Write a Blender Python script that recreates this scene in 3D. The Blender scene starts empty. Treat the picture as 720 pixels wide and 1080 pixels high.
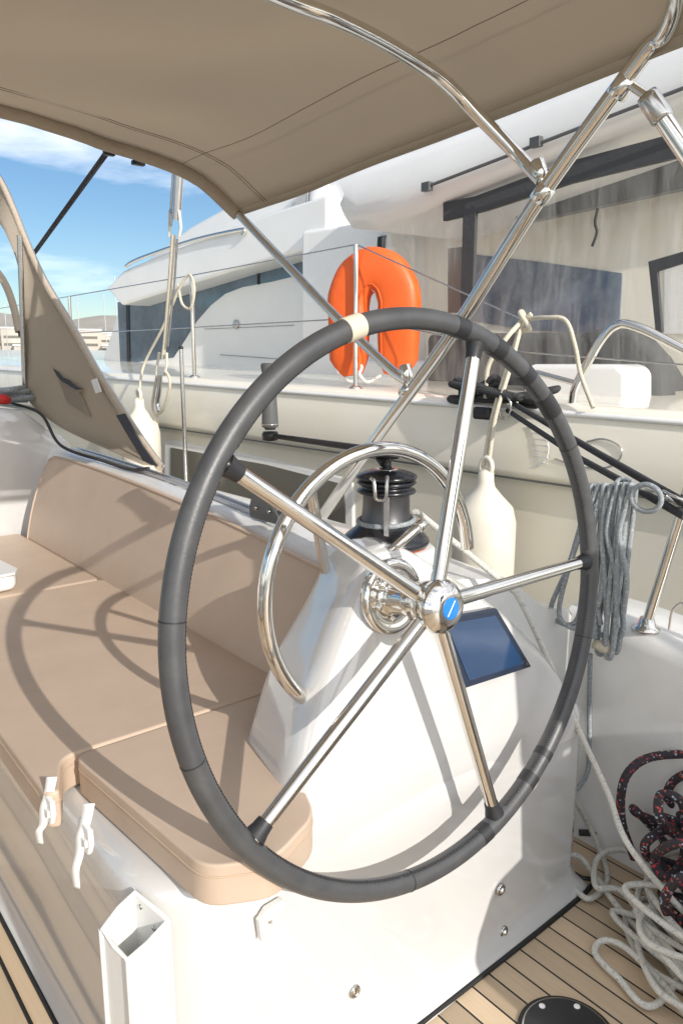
import bpy, math, random
import numpy as np
from mathutils import Vector, Matrix, noise as mnoise
R = math.radians
sc = bpy.context.scene
random.seed(7)

# ------------------------------------------------------------------ camera
# world axes: x = starboard, y = forward, z = up (metres)
FPX, PITCH, YAW, H = 800.0, math.atan((540 - 378) / 800.0), R(39.1), 1.32
cam_d = bpy.data.cameras.new('camera')
cam = bpy.data.objects.new('camera', cam_d)
sc.collection.objects.link(cam)
cam.location = (0, 0, H)
cam.rotation_euler = (math.pi / 2 - PITCH, 0, -YAW)
cam_d.sensor_fit = 'VERTICAL'
cam_d.sensor_height = 24.0
cam_d.lens = FPX / 1080 * 24.0
cam_d.clip_start = 0.02
cam_d.clip_end = 20000
sc.camera = cam

# ------------------------------------------------------------------ sky, sun, exposure
SUN_EL, SUN_AZ = R(25.2), R(182.6)
w = bpy.data.worlds.new('World')
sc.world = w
w.use_nodes = True
nt = w.node_tree
for n_ in list(nt.nodes):
    nt.nodes.remove(n_)
def wn(t, **k):
    n = nt.nodes.new(t)
    for a, b in k.items():
        setattr(n, a, b)
    return n
out = wn('ShaderNodeOutputWorld'); bg = wn('ShaderNodeBackground')
sky = wn('ShaderNodeTexSky', sky_type='NISHITA', sun_disc=False)
sky.sun_elevation = SUN_EL; sky.sun_rotation = SUN_AZ
sky.air_density = 1.0; sky.dust_density = 0.3; sky.ozone_density = 3.0
bg.inputs['Strength'].default_value = 0.15
tc = wn('ShaderNodeTexCoord'); mp = wn('ShaderNodeMapping')
mp.inputs['Scale'].default_value = (1.0, 1.0, 4.5)
mp.inputs['Location'].default_value = (0.35, 0.1, 0.2)
nz = wn('ShaderNodeTexNoise'); nz.inputs['Scale'].default_value = 2.6; nz.inputs['Detail'].default_value = 7; nz.inputs['Roughness'].default_value = 0.55
rp = wn('ShaderNodeValToRGB'); rp.color_ramp.elements[0].position = 0.385; rp.color_ramp.elements[1].position = 0.66
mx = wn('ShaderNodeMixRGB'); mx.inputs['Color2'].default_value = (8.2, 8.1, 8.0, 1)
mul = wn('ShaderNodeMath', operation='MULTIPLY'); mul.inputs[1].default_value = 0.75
L_ = nt.links.new
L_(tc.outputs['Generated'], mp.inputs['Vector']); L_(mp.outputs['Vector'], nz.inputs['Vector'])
sxyz = wn('ShaderNodeSeparateXYZ'); L_(tc.outputs['Generated'], sxyz.inputs[0])   # extra unseen cloud aft, added as neutral fill light
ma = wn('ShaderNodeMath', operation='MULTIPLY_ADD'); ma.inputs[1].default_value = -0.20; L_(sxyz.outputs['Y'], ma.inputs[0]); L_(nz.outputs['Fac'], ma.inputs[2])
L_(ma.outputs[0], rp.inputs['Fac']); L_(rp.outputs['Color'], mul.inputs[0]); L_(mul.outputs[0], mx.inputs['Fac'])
hs = wn('ShaderNodeHueSaturation'); hs.inputs['Saturation'].default_value = 1.12; hs.inputs['Value'].default_value = 0.46; hs.inputs['Hue'].default_value = 0.500
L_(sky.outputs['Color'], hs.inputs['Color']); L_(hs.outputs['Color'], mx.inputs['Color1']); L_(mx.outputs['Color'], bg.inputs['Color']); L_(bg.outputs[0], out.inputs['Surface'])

sd = bpy.data.lights.new('sun', 'SUN'); sd.energy = 2.5; sd.angle = R(0.5); sd.color = (1.0, 0.945, 0.87)
sun = bpy.data.objects.new('sun', sd); sc.collection.objects.link(sun)
SD = Vector((math.sin(SUN_AZ) * math.cos(SUN_EL), math.cos(SUN_AZ) * math.cos(SUN_EL), math.sin(SUN_EL)))
sun.rotation_euler = SD.to_track_quat('Z', 'Y').to_euler()
sun.location = (0, -3, 6)
sc.view_settings.view_transform = 'Standard'
sc.view_settings.look = 'None'
sc.view_settings.gamma = 1
sc.view_settings.exposure = 0.74
sc.render.engine = 'CYCLES'
try:
    sc.cycles.max_bounces = 10; sc.cycles.diffuse_bounces = 5; sc.cycles.glossy_bounces = 6; sc.cycles.transparent_max_bounces = 12
except Exception:
    pass

# ------------------------------------------------------------------ measuring helpers (photograph ray -> point on a real plane)
CAM = Vector((0, 0, H))
def ray(px, py):
    x = (px - 360) / FPX; y = (py - 540) / FPX
    X = x; Y = math.cos(PITCH) - y * math.sin(PITCH); Z = -math.sin(PITCH) - y * math.cos(PITCH)
    return Vector((X * math.cos(YAW) + Y * math.sin(YAW), -X * math.sin(YAW) + Y * math.cos(YAW), Z))
def on(ax, val, px, py):
    d = ray(px, py)
    return CAM + d * ((val - CAM[ax]) / d[ax])
def onS(s, *pts): return [on(0, s, *p) for p in pts]
def onF(f, *pts): return [on(1, f, *p) for p in pts]
def onZ(z, *pts): return [on(2, z, *p) for p in pts]

# ------------------------------------------------------------------ materials
def mat(name, col, rough=0.5, metal=0.0, coat=0.0, bump=None, vary=None, alpha=None, trans=None, spec=None, sheen=None):
    m = bpy.data.materials.new(name); m.use_nodes = True
    t = m.node_tree; b = t.nodes['Principled BSDF']
    b.inputs['Base Color'].default_value = (*col, 1); b.inputs['Roughness'].default_value = rough
    b.inputs['Metallic'].default_value = metal; b.inputs['Coat Weight'].default_value = coat
    b.inputs['Coat Roughness'].default_value = 0.05
    if spec is not None: b.inputs['Specular IOR Level'].default_value = spec
    if alpha is not None: b.inputs['Alpha'].default_value = alpha
    tc = t.nodes.new('ShaderNodeTexCoord')
    if bump:                                     # list of (scale, strength, distance)
        prev = None
        for s_, st, di in bump:
            nz = t.nodes.new('ShaderNodeTexNoise'); nz.inputs['Scale'].default_value = s_; nz.inputs['Detail'].default_value = 4
            bu = t.nodes.new('ShaderNodeBump'); bu.inputs['Strength'].default_value = st; bu.inputs['Distance'].default_value = di
            t.links.new(tc.outputs['Object'], nz.inputs['Vector']); t.links.new(nz.outputs['Fac'], bu.inputs['Height'])
            if prev: t.links.new(prev.outputs['Normal'], bu.inputs['Normal'])
            prev = bu
        t.links.new(prev.outputs['Normal'], b.inputs['Normal'])
    if vary:                                     # (scale, other colour, amount, roughness spread)
        s_, c2, amt, rs = vary
        nz = t.nodes.new('ShaderNodeTexNoise'); nz.inputs['Scale'].default_value = s_; nz.inputs['Detail'].default_value = 6; nz.inputs['Roughness'].default_value = 0.65
        rp = t.nodes.new('ShaderNodeValToRGB'); rp.color_ramp.elements[0].position = 0.35; rp.color_ramp.elements[1].position = 0.7
        mr = t.nodes.new('ShaderNodeMath'); mr.operation = 'MULTIPLY'; mr.inputs[1].default_value = amt
        mx = t.nodes.new('ShaderNodeMixRGB'); mx.inputs['Color1'].default_value = (*col, 1); mx.inputs['Color2'].default_value = (*c2, 1)
        t.links.new(tc.outputs['Object'], nz.inputs['Vector']); t.links.new(nz.outputs['Fac'], rp.inputs['Fac'])
        t.links.new(rp.outputs['Color'], mr.inputs[0]); t.links.new(mr.outputs[0], mx.inputs['Fac']); t.links.new(mx.outputs['Color'], b.inputs['Base Color'])
        if rs:
            mp_ = t.nodes.new('ShaderNodeMapRange'); mp_.inputs['To Min'].default_value = max(0.02, rough - rs); mp_.inputs['To Max'].default_value = rough + rs
            t.links.new(nz.outputs['Fac'], mp_.inputs['Value']); t.links.new(mp_.outputs[0], b.inputs['Roughness'])
    if trans is not None:                        # cloth that lets some light through
        o = [n for n in t.nodes if n.type == 'OUTPUT_MATERIAL'][0]
        tr = t.nodes.new('ShaderNodeBsdfTranslucent'); tr.inputs['Color'].default_value = (*trans[0], 1)
        ms = t.nodes.new('ShaderNodeMixShader'); ms.inputs['Fac'].default_value = trans[1]
        t.links.new(b.outputs[0], ms.inputs[1]); t.links.new(tr.outputs[0], ms.inputs[2]); t.links.new(ms.outputs[0], o.inputs['Surface'])
    return m
M = {}
M['gel'] = mat('gelcoat', (0.61, 0.608, 0.60), 0.14, coat=1.0, bump=[(5, 0.015, 0.01)], vary=(5, (0.62, 0.605, 0.575), 0.4, 0.04))
M['gel'].node_tree.nodes['Principled BSDF'].inputs['Coat IOR'].default_value = 1.75
M['gelgrey'] = mat('gelcoat_deck', (0.78, 0.78, 0.76), 0.3, coat=0.3, bump=[(120, 0.1, 0.002)], vary=(6, (0.60, 0.60, 0.58), 0.5, 0.06))
M['cream'] = mat('gelcoat_cream', (0.88, 0.84, 0.73), 0.2, coat=0.5, bump=[(5, 0.05, 0.01)], vary=(2, (0.84, 0.77, 0.62), 0.6, 0.05))
M['nwhite'] = mat('gelcoat_neighbour', (0.85, 0.845, 0.82), 0.25, coat=0.4, vary=(2, (0.70, 0.70, 0.68), 0.4, 0.06))
M['chrome'] = mat('stainless', (0.78, 0.76, 0.72), 0.09, 1.0, bump=[(60, 0.02, 0.002)], vary=(30, (0.66, 0.63, 0.58), 0.5, 0.04))
M['steel'] = mat('brushed_stainless', (0.60, 0.59, 0.57), 0.22, 1.0, vary=(25, (0.45, 0.44, 0.42), 0.6, 0.08))
M['alu'] = mat('anodised_aluminium', (0.68, 0.68, 0.67), 0.35, 1.0)
M['leather'] = mat('rim_leather', (0.052, 0.054, 0.058), 0.42, bump=[(300, 0.25, 0.001), (40, 0.08, 0.002)], vary=(22, (0.085, 0.085, 0.085), 0.7, 0.07), spec=0.6)
M['leather2'] = mat('rim_leather_patch', (0.022, 0.023, 0.026), 0.5, bump=[(300, 0.3, 0.001)])
M['thread'] = mat('stitch_thread', (0.018, 0.018, 0.02), 0.8)
M['whip'] = mat('cream_whipping', (0.62, 0.56, 0.44), 0.8, bump=[(260, 0.5, 0.001)])
M['vinyl'] = mat('tan_vinyl', (0.55, 0.43, 0.33), 0.46, bump=[(650, 0.22, 0.0006), (6, 0.22, 0.012)], vary=(9, (0.48, 0.37, 0.28), 0.5, 0.05), spec=0.4)
M['piping'] = mat('tan_piping', (0.50, 0.37, 0.26), 0.5)
M['canvas'] = mat('taupe_canvas', (0.48, 0.425, 0.35), 0.85, bump=[(900, 0.2, 0.0006), (3.2, 0.5, 0.05)], vary=(5, (0.47, 0.415, 0.34), 0.5, 0), trans=((0.68, 0.61, 0.51), 0.52))
M['hem'] = mat('canvas_hem', (0.42, 0.35, 0.27), 0.85, bump=[(40, 0.6, 0.01)])
M['seam'] = mat('canvas_seam_thread', (0.20, 0.165, 0.125), 0.9)
M['webbing'] = mat('dark_webbing', (0.05, 0.052, 0.065), 0.8, bump=[(400, 0.4, 0.001)])
M['black'] = mat('black_plastic', (0.018, 0.018, 0.02), 0.35, vary=(20, (0.03, 0.03, 0.03), 0.5, 0.08))
M['winchblk'] = mat('black_anodised', (0.022, 0.024, 0.030), 0.26, 0.3, spec=0.7, vary=(40, (0.04, 0.04, 0.045), 0.6, 0.07))
M['drum'] = mat('winch_drum_metal', (0.12, 0.12, 0.125), 0.36, 0.8, bump=[(200, 0.2, 0.001)])
M['greyplas'] = mat('grey_plastic', (0.10, 0.105, 0.105), 0.4)
M['darkgrey'] = mat('dark_grey_fabric', (0.055, 0.057, 0.06), 0.8, bump=[(14, 0.3, 0.02)])
M['whiteplas'] = mat('white_plastic', (0.78, 0.78, 0.75), 0.3, bump=[(30, 0.05, 0.003)])
M['orange'] = mat('orange_foam', (0.83, 0.13, 0.018), 0.45, bump=[(14, 0.3, 0.01)], vary=(12, (0.72, 0.10, 0.015), 0.5, 0.06))
M['glass_in'] = mat('inner_window_tint', (0.05, 0.085, 0.15), 0.15, vary=(4.5, (0.24, 0.28, 0.34), 0.9, 0.1))
M['reflect'] = mat('reflective_tape', (0.72, 0.70, 0.66), 0.4)
M['fender'] = mat('cream_fender_vinyl', (0.76, 0.72, 0.62), 0.35, bump=[(12, 0.1, 0.005)], vary=(10, (0.64, 0.59, 0.48), 0.6, 0.05))
M['blue'] = mat('emblem_blue', (0.012, 0.19, 0.62), 0.3, coat=0.5)
M['emblemwhite'] = mat('emblem_white', (0.8, 0.8, 0.8), 0.35)
M['glass_dark'] = mat('tinted_window_blue', (0.05, 0.085, 0.125), 0.04, spec=1.0, vary=(2.2, (0.16, 0.23, 0.29), 0.9, 0))
M['glass_blk'] = mat('tinted_port', (0.16, 0.15, 0.12), 0.12, spec=0.8, vary=(1.5, (0.13, 0.12, 0.10), 0.8, 0.03))
M['screen'] = mat('display_glass', (0.020, 0.055, 0.13), 0.12, coat=0.8, spec=0.8, vary=(6, (0.015, 0.035, 0.09), 0.6, 0.03))
M['bezel'] = mat('display_bezel', (0.02, 0.03, 0.055), 0.22, spec=0.6)
M['caulk'] = mat('black_caulk', (0.012, 0.012, 0.012), 0.5)
M['red'] = mat('red_cloth', (0.5, 0.02, 0.015), 0.7)
M['rubber'] = mat('orange_rubber_ring', (0.35, 0.07, 0.02), 0.5)
M['town'] = mat('pale_render', (0.55, 0.50, 0.43), 0.9)
M['hillm'] = mat('dry_hillside', (0.36, 0.33, 0.29), 1.0, vary=(0.01, (0.25, 0.25, 0.21), 0.8, 0))

def vinyl_clear(name, a, tint=(0.8, 0.78, 0.72)):
    m = bpy.data.materials.new(name); m.use_nodes = True; t = m.node_tree
    for n in list(t.nodes): t.nodes.remove(n)
    o = t.nodes.new('ShaderNodeOutputMaterial'); tr = t.nodes.new('ShaderNodeBsdfTransparent')
    b = t.nodes.new('ShaderNodeBsdfPrincipled'); b.inputs['Base Color'].default_value = (*tint, 1); b.inputs['Roughness'].default_value = 0.1
    nz = t.nodes.new('ShaderNodeTexNoise'); nz.inputs['Scale'].default_value = 3.5; nz.inputs['Detail'].default_value = 3; nz.inputs['Distortion'].default_value = 0.5
    tc = t.nodes.new('ShaderNodeTexCoord'); bu = t.nodes.new('ShaderNodeBump'); bu.inputs['Strength'].default_value = 0.5; bu.inputs['Distance'].default_value = 0.04
    mr = t.nodes.new('ShaderNodeMapRange'); mr.inputs['From Min'].default_value = 0.35; mr.inputs['From Max'].default_value = 0.75
    mr.inputs['To Min'].default_value = max(0.04, a - 0.10); mr.inputs['To Max'].default_value = a + 0.14
    mx = t.nodes.new('ShaderNodeMixShader'); l = t.links.new
    mpg = t.nodes.new('ShaderNodeMapping'); mpg.inputs['Scale'].default_value = (3.2, 3.2, .6); mpg.inputs['Rotation'].default_value = (.25, 0, 0); l(tc.outputs['Object'], mpg.inputs['Vector']); l(mpg.outputs[0], nz.inputs['Vector']); l(nz.outputs['Fac'], bu.inputs['Height']); l(bu.outputs[0], b.inputs['Normal'])
    l(nz.outputs['Fac'], mr.inputs['Value']); l(mr.outputs[0], mx.inputs['Fac'])
    l(tr.outputs[0], mx.inputs[1]); l(b.outputs[0], mx.inputs[2]); l(mx.outputs[0], o.inputs['Surface'])
    return m
M['clear'] = vinyl_clear('clear_vinyl', 0.13)

def teak_mat():
    m = bpy.data.materials.new('teak_planks'); m.use_nodes = True; t = m.node_tree; b = t.nodes['Principled BSDF']; l = t.links.new
    tc = t.nodes.new('ShaderNodeTexCoord'); sx = t.nodes.new('ShaderNodeSeparateXYZ'); l(tc.outputs['Object'], sx.inputs[0])
    dv = t.nodes.new('ShaderNodeMath'); dv.operation = 'DIVIDE'; dv.inputs[1].default_value = 0.0505; l(sx.outputs['X'], dv.inputs[0])
    fr = t.nodes.new('ShaderNodeMath'); fr.operation = 'FRACT'; l(dv.outputs[0], fr.inputs[0])
    fl = t.nodes.new('ShaderNodeMath'); fl.operation = 'FLOOR'; l(dv.outputs[0], fl.inputs[0])
    lt = t.nodes.new('ShaderNodeMath'); lt.operation = 'LESS_THAN'; lt.inputs[1].default_value = 0.085; l(fr.outputs[0], lt.inputs[0])
    wn_ = t.nodes.new('ShaderNodeTexWhiteNoise'); wn_.noise_dimensions = '1D'; l(fl.outputs[0], wn_.inputs['W'])
    mp_ = t.nodes.new('ShaderNodeMapping'); mp_.inputs['Scale'].default_value = (60, 3.5, 3); l(tc.outputs['Object'], mp_.inputs['Vector'])
    nz = t.nodes.new('ShaderNodeTexNoise'); nz.inputs['Scale'].default_value = 2.5; nz.inputs['Detail'].default_value = 8; l(mp_.outputs[0], nz.inputs['Vector'])
    c1 = t.nodes.new('ShaderNodeMixRGB'); c1.inputs['Color1'].default_value = (0.58, 0.44, 0.29, 1); c1.inputs['Color2'].default_value = (0.72, 0.565, 0.39, 1); l(nz.outputs['Fac'], c1.inputs['Fac'])
    c2 = t.nodes.new('ShaderNodeMixRGB'); c2.blend_type = 'MULTIPLY'; c2.inputs['Fac'].default_value = 0.38; l(c1.outputs[0], c2.inputs['Color1']); l(wn_.outputs['Value'], c2.inputs['Color2'])
    c3 = t.nodes.new('ShaderNodeMixRGB'); c3.inputs['Color2'].default_value = (0.012, 0.012, 0.013, 1); l(lt.outputs[0], c3.inputs['Fac']); l(c2.outputs[0], c3.inputs['Color1'])
    l(c3.outputs[0], b.inputs['Base Color']); b.inputs['Roughness'].default_value = 0.6
    bu = t.nodes.new('ShaderNodeBump'); bu.inputs['Strength'].default_value = 0.25; bu.inputs['Distance'].default_value = 0.002; l(nz.outputs['Fac'], bu.inputs['Height']); l(bu.outputs[0], b.inputs['Normal'])
    return m
M['teak'] = teak_mat()

def rope_mat(name, base, dark, flecks, scale=260, thr=0.8, rough=0.8):
    m = bpy.data.materials.new(name); m.use_nodes = True; t = m.node_tree; b = t.nodes['Principled BSDF']; l = t.links.new
    tc = t.nodes.new('ShaderNodeTexCoord'); vo = t.nodes.new('ShaderNodeTexVoronoi'); vo.inputs['Scale'].default_value = scale
    l(tc.outputs['Object'], vo.inputs['Vector'])
    sp = t.nodes.new('ShaderNodeSeparateColor'); l(vo.outputs['Color'], sp.inputs[0])
    c1 = t.nodes.new('ShaderNodeMixRGB'); c1.inputs['Color1'].default_value = (*base, 1); c1.inputs['Color2'].default_value = (*dark, 1); l(sp.outputs[0], c1.inputs['Fac'])
    prev = c1
    vo2 = t.nodes.new('ShaderNodeTexVoronoi'); vo2.inputs['Scale'].default_value = scale * 0.55; l(tc.outputs['Object'], vo2.inputs['Vector'])
    sp2 = t.nodes.new('ShaderNodeSeparateColor'); l(vo2.outputs['Color'], sp2.inputs[0])
    for k, fc in enumerate(flecks):
        g = t.nodes.new('ShaderNodeMath'); g.operation = 'GREATER_THAN'; g.inputs[1].default_value = thr; l(sp2.outputs[k % 3], g.inputs[0])
        c = t.nodes.new('ShaderNodeMixRGB'); c.inputs['Color2'].default_value = (*fc, 1); l(g.outputs[0], c.inputs['Fac']); l(prev.outputs[0], c.inputs['Color1']); prev = c
    l(prev.outputs[0], b.inputs['Base Color']); b.inputs['Roughness'].default_value = rough
    bu = t.nodes.new('ShaderNodeBump'); bu.inputs['Strength'].default_value = 0.6; bu.inputs['Distance'].default_value = 0.0015; l(vo.outputs['Distance'], bu.inputs['Height']); l(bu.outputs[0], b.inputs['Normal'])
    return m
M['ropewhite'] = rope_mat('grey_white_rope', (0.66, 0.65, 0.59), (0.52, 0.51, 0.46), [(0.42, 0.43, 0.42)], 420, 0.93)
M['ropegrey'] = rope_mat('blue_grey_rope', (0.34, 0.37, 0.385), (0.24, 0.27, 0.285), [(0.42, 0.44, 0.45)], 420, 0.85)
M['ropeblack'] = rope_mat('black_fleck_rope', (0.022, 0.020, 0.024), (0.045, 0.034, 0.042), [(0.50, 0.04, 0.08), (0.40, 0.45, 0.55), (0.5, 0.10, 0.06)], 430, 0.955)
M['ropecream'] = rope_mat('cream_rope', (0.66, 0.61, 0.49), (0.52, 0.47, 0.36), [], 260)
M['ropedark'] = rope_mat('dark_rope', (0.03, 0.03, 0.032), (0.055, 0.055, 0.055), [], 260)
def water_mat():
    m = mat('harbour_water', (0.01, 0.045, 0.06), 0.06)
    t = m.node_tree; b = t.nodes['Principled BSDF']; tc = t.nodes.new('ShaderNodeTexCoord'); nz = t.nodes.new('ShaderNodeTexNoise')
    nz.inputs['Scale'].default_value = 3; nz.inputs['Detail'].default_value = 5; bu = t.nodes.new('ShaderNodeBump'); bu.inputs['Strength'].default_value = 0.7; bu.inputs['Distance'].default_value = 0.1
    t.links.new(tc.outputs['Object'], nz.inputs['Vector']); t.links.new(nz.outputs['Fac'], bu.inputs['Height']); t.links.new(bu.outputs[0], b.inputs['Normal'])
    return m
M['water'] = water_mat()

# ------------------------------------------------------------------ object helpers
ORG = {}
def tag(o, label=None, cat=None, group=None, kind=None):
    if label: o['label'] = label
    if cat: o['category'] = cat
    if group: o['group'] = group
    if kind: o['kind'] = kind
    return o
def thing(name, loc, label, cat, group=None):
    o = bpy.data.objects.new(name, None); sc.collection.objects.link(o)
    o.location = loc; o.empty_display_size = 0.1; ORG[o] = Vector(loc)
    return tag(o, label, cat, group)
class MB:
    def __init__(s): s.v = []; s.f = []; s.sm = []
    def add(s, vs, fs, smooth=True):
        n = len(s.v); s.v += [Vector(x) for x in vs]
        s.f += [tuple(i + n for i in f) for f in fs]; s.sm += [smooth] * len(fs); return s
    def tube(s, path, r, n=16, closed=False, caps=True, flat=1.0):
        P = [Vector(p) for p in path]; N = len(P); rad = r if isinstance(r, (list, tuple)) else [r] * N
        T = []
        for i in range(N):
            a = P[(i - 1) % N] if (closed or i > 0) else P[0]; b = P[(i + 1) % N] if (closed or i < N - 1) else P[-1]
            d = (b - a); T.append(d.normalized() if d.length > 1e-9 else Vector((0, 0, 1)))
        up = Vector((0, 0, 1)) if abs(T[0].z) < 0.9 else Vector((1, 0, 0))
        nrm = (up - T[0] * up.dot(T[0])).normalized(); vs = []; fr = []
        for i in range(N):
            if i: nrm = (nrm - T[i] * nrm.dot(T[i])).normalized()
            fr.append(nrm.copy())
        for i in range(N):
            bi = T[i].cross(fr[i])
            for k in range(n):
                a = 2 * math.pi * k / n; vs.append(P[i] + (fr[i] * math.cos(a) * flat + bi * math.sin(a)) * rad[i])
        fs = []
        for i in range(N if closed else N - 1):
            j = (i + 1) % N
            off = 0
            if closed and j == 0:
                d0 = [ (vs[(N-1)*n] - vs[k]).length for k in range(n)]; off = d0.index(min(d0))
            for k in range(n):
                k2 = (k + 1) % n
                fs.append((i * n + k, i * n + k2, j * n + (k2 + off) % n, j * n + (k + off) % n))
        s.add(vs, fs)
        if caps and not closed:
            s.add(vs[:n][::-1], [tuple(range(n))], False); s.add(vs[-n:], [tuple(range(n))], False)
        return s
    def lathe(s, org, axis, prof, n=40, smooth=True):      # prof: (distance along axis, radius)
        org = Vector(org); ax = Vector(axis).normalized()
        u_ = ax.orthogonal().normalized(); v_ = ax.cross(u_); vs = []; fs = []
        for d, r in prof:
            for k in range(n):
                a = 2 * math.pi * k / n; vs.append(org + ax * d + (u_ * math.cos(a) + v_ * math.sin(a)) * max(r, 1e-4))
        for i in range(len(prof) - 1):
            for k in range(n):
                k2 = (k + 1) % n; fs.append((i * n + k, i * n + k2, (i + 1) * n + k2, (i + 1) * n + k))
        fs.append(tuple(range(n))[::-1]); fs.append(tuple((len(prof) - 1) * n + k for k in range(n)))
        return s.add(vs, fs, smooth)
    def box(s, c, d, axes=None):
        c = Vector(c); A = axes or (Vector((1, 0, 0)), Vector((0, 1, 0)), Vector((0, 0, 1)))
        vs = [c + A[0] * d[0] / 2 * i + A[1] * d[1] / 2 * j + A[2] * d[2] / 2 * k for i in (-1, 1) for j in (-1, 1) for k in (-1, 1)]
        return s.add(vs, [(0, 1, 3, 2), (4, 6, 7, 5), (0, 4, 5, 1), (2, 3, 7, 6), (0, 2, 6, 4), (1, 5, 7, 3)], False)
    def prism(s, poly, ext):                               # poly (3D points in a plane) swept by ext
        P = [Vector(p) for p in poly]; e = Vector(ext); n = len(P)
        nn = Vector((0, 0, 0))
        for i in range(n): nn += P[i].cross(P[(i + 1) % n])
        if nn.dot(e) > 0: P = P[::-1]
        return s.add(P + [p + e for p in P], [tuple(range(n))] + [tuple(n + k for k in range(n))[::-1]] + [(i, i + n, (i + 1) % n + n, (i + 1) % n) for i in range(n)], False)
    def grid(s, rows, closed=False, smooth=True):
        n = len(rows[0]); vs = [p for r_ in rows for p in r_]; fs = []
        for i in range(len(rows) - 1):
            for k in range(n if closed else n - 1):
                k2 = (k + 1) % n; fs.append((i * n + k, i * n + k2, (i + 1) * n + k2, (i + 1) * n + k))
        return s.add(vs, fs, smooth)
    def build(s, name, m, parent=None, bevel=None, seg=3, subsurf=0, solid=None):
        me = bpy.data.meshes.new(name); org = ORG.get(parent, Vector((0, 0, 0))) if parent else Vector((0, 0, 0))
        me.from_pydata([tuple(v - org) for v in s.v], [], s.f)
        for p, k in zip(me.polygons, s.sm): p.use_smooth = k
        me.materials.append(m); me.update()
        o = bpy.data.objects.new(name, me); sc.collection.objects.link(o)
        if parent: o.parent = parent
        ORG[o] = org
        if solid:
            md = o.modifiers.new('solid', 'SOLIDIFY'); md.thickness = solid; md.offset = 0
        if bevel:
            w_ = o.modifiers.new('weld', 'WELD'); w_.merge_threshold = 0.0002
            md = o.modifiers.new('bevel', 'BEVEL'); md.width = bevel; md.segments = seg; md.limit_method = 'ANGLE'; md.angle_limit = R(35); md.harden_normals = False
            for p in me.polygons: p.use_smooth = True
            md2 = o.modifiers.new('wn', 'WEIGHTED_NORMAL'); md2.keep_sharp = False
        if subsurf:
            md = o.modifiers.new('sub', 'SUBSURF'); md.levels = subsurf; md.render_levels = subsurf
        return o
def spline(pts, per=10, closed=False):
    P = [Vector(p) for p in pts]; N = len(P); out = []
    rng = range(N if closed else N - 1)
    for i in rng:
        p0 = P[(i - 1) % N] if (closed or i > 0) else P[0] * 2 - P[1]; p1 = P[i]; p2 = P[(i + 1) % N]
        p3 = P[(i + 2) % N] if (closed or i < N - 2) else P[-1] * 2 - P[-2]
        for k in range(per):
            t = k / per
            out.append(0.5 * ((2 * p1) + (p2 - p0) * t + (2 * p0 - 5 * p1 + 4 * p2 - p3) * t * t + (3 * p1 - p0 - 3 * p2 + p3) * t ** 3))
    if not closed: out.append(P[-1])
    return out
def lerp(a, b, t): return a + (b - a) * t
def interp(keys, x):                                        # keys: list of (x, tuple)
    if x <= keys[0][0]: return keys[0][1]
    for (a, A), (b, B) in zip(keys, keys[1:]):
        if x <= b:
            t = (x - a) / (b - a); t = t * t * (3 - 2 * t) if True else t
            return tuple(lerp(p, q, t) for p, q in zip(A, B))
    return keys[-1][1]
def lin(keys, x):                                           # smooth curve through the keys (Catmull-Rom in x)
    xs = [k[0] for k in keys]; n = len(xs)
    i = max(0, min(n - 2, sum(1 for q in xs[1:-1] if q <= x)))
    t = min(1, max(0, (x - xs[i]) / (xs[i + 1] - xs[i]))); out = []
    for c in range(len(keys[0][1])):
        y = [k[1][c] for k in keys]; h = xs[i + 1] - xs[i]
        m0 = (y[i + 1] - y[i - 1]) / (xs[i + 1] - xs[i - 1]) * h if i > 0 else (y[i + 1] - y[i])
        m1 = (y[i + 2] - y[i]) / (xs[i + 2] - xs[i]) * h if i < n - 2 else (y[i + 1] - y[i])
        out.append((2 * t**3 - 3 * t**2 + 1) * y[i] + (t**3 - 2 * t**2 + t) * m0 + (-2 * t**3 + 3 * t**2) * y[i + 1] + (t**3 - t**2) * m1)
    return tuple(out)

# ================================================================== THE SETTING
FLOOR = 0.10
struct = lambda o: tag(o, kind='structure')
# water, hills
m = MB(); m.add([(-6000, -6000, -1.0), (6000, -6000, -1.0), (6000, 9000, -1.0), (-6000, 9000, -1.0)], [(0, 1, 2, 3)], False); struct(m.build('water', M['water']))
def hills():
    m = MB(); rows = []
    for j in range(10):
        row = []
        for i in range(160):
            a = R(-70 + i * 1.0); base = 1400 + 90 * j
            hgt = (120 * (0.45 + 0.75 * mnoise.noise(Vector((a * 2.6, 1.7, 0)))) + 26 * mnoise.noise(Vector((a * 9, 3, j * .3)))) * math.sin(math.pi * min(1, j / 9 * .5 + 0.0)) * 2.0
            row.append(Vector((math.sin(a) * base, math.cos(a) * base, -2 + max(0, hgt + 40 * j / 9))))
        rows.append(row)
    m.grid(rows); return struct(m.build('hills', M['hillm']))
hills()

# cockpit floor (teak laid) of our yacht, with its black edging
m = MB(); m.box((0.1, -0.2, FLOOR - 0.03), (3.1, 6.2, 0.06)); struct(m.build('cockpit_floor', M['teak']))

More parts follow.
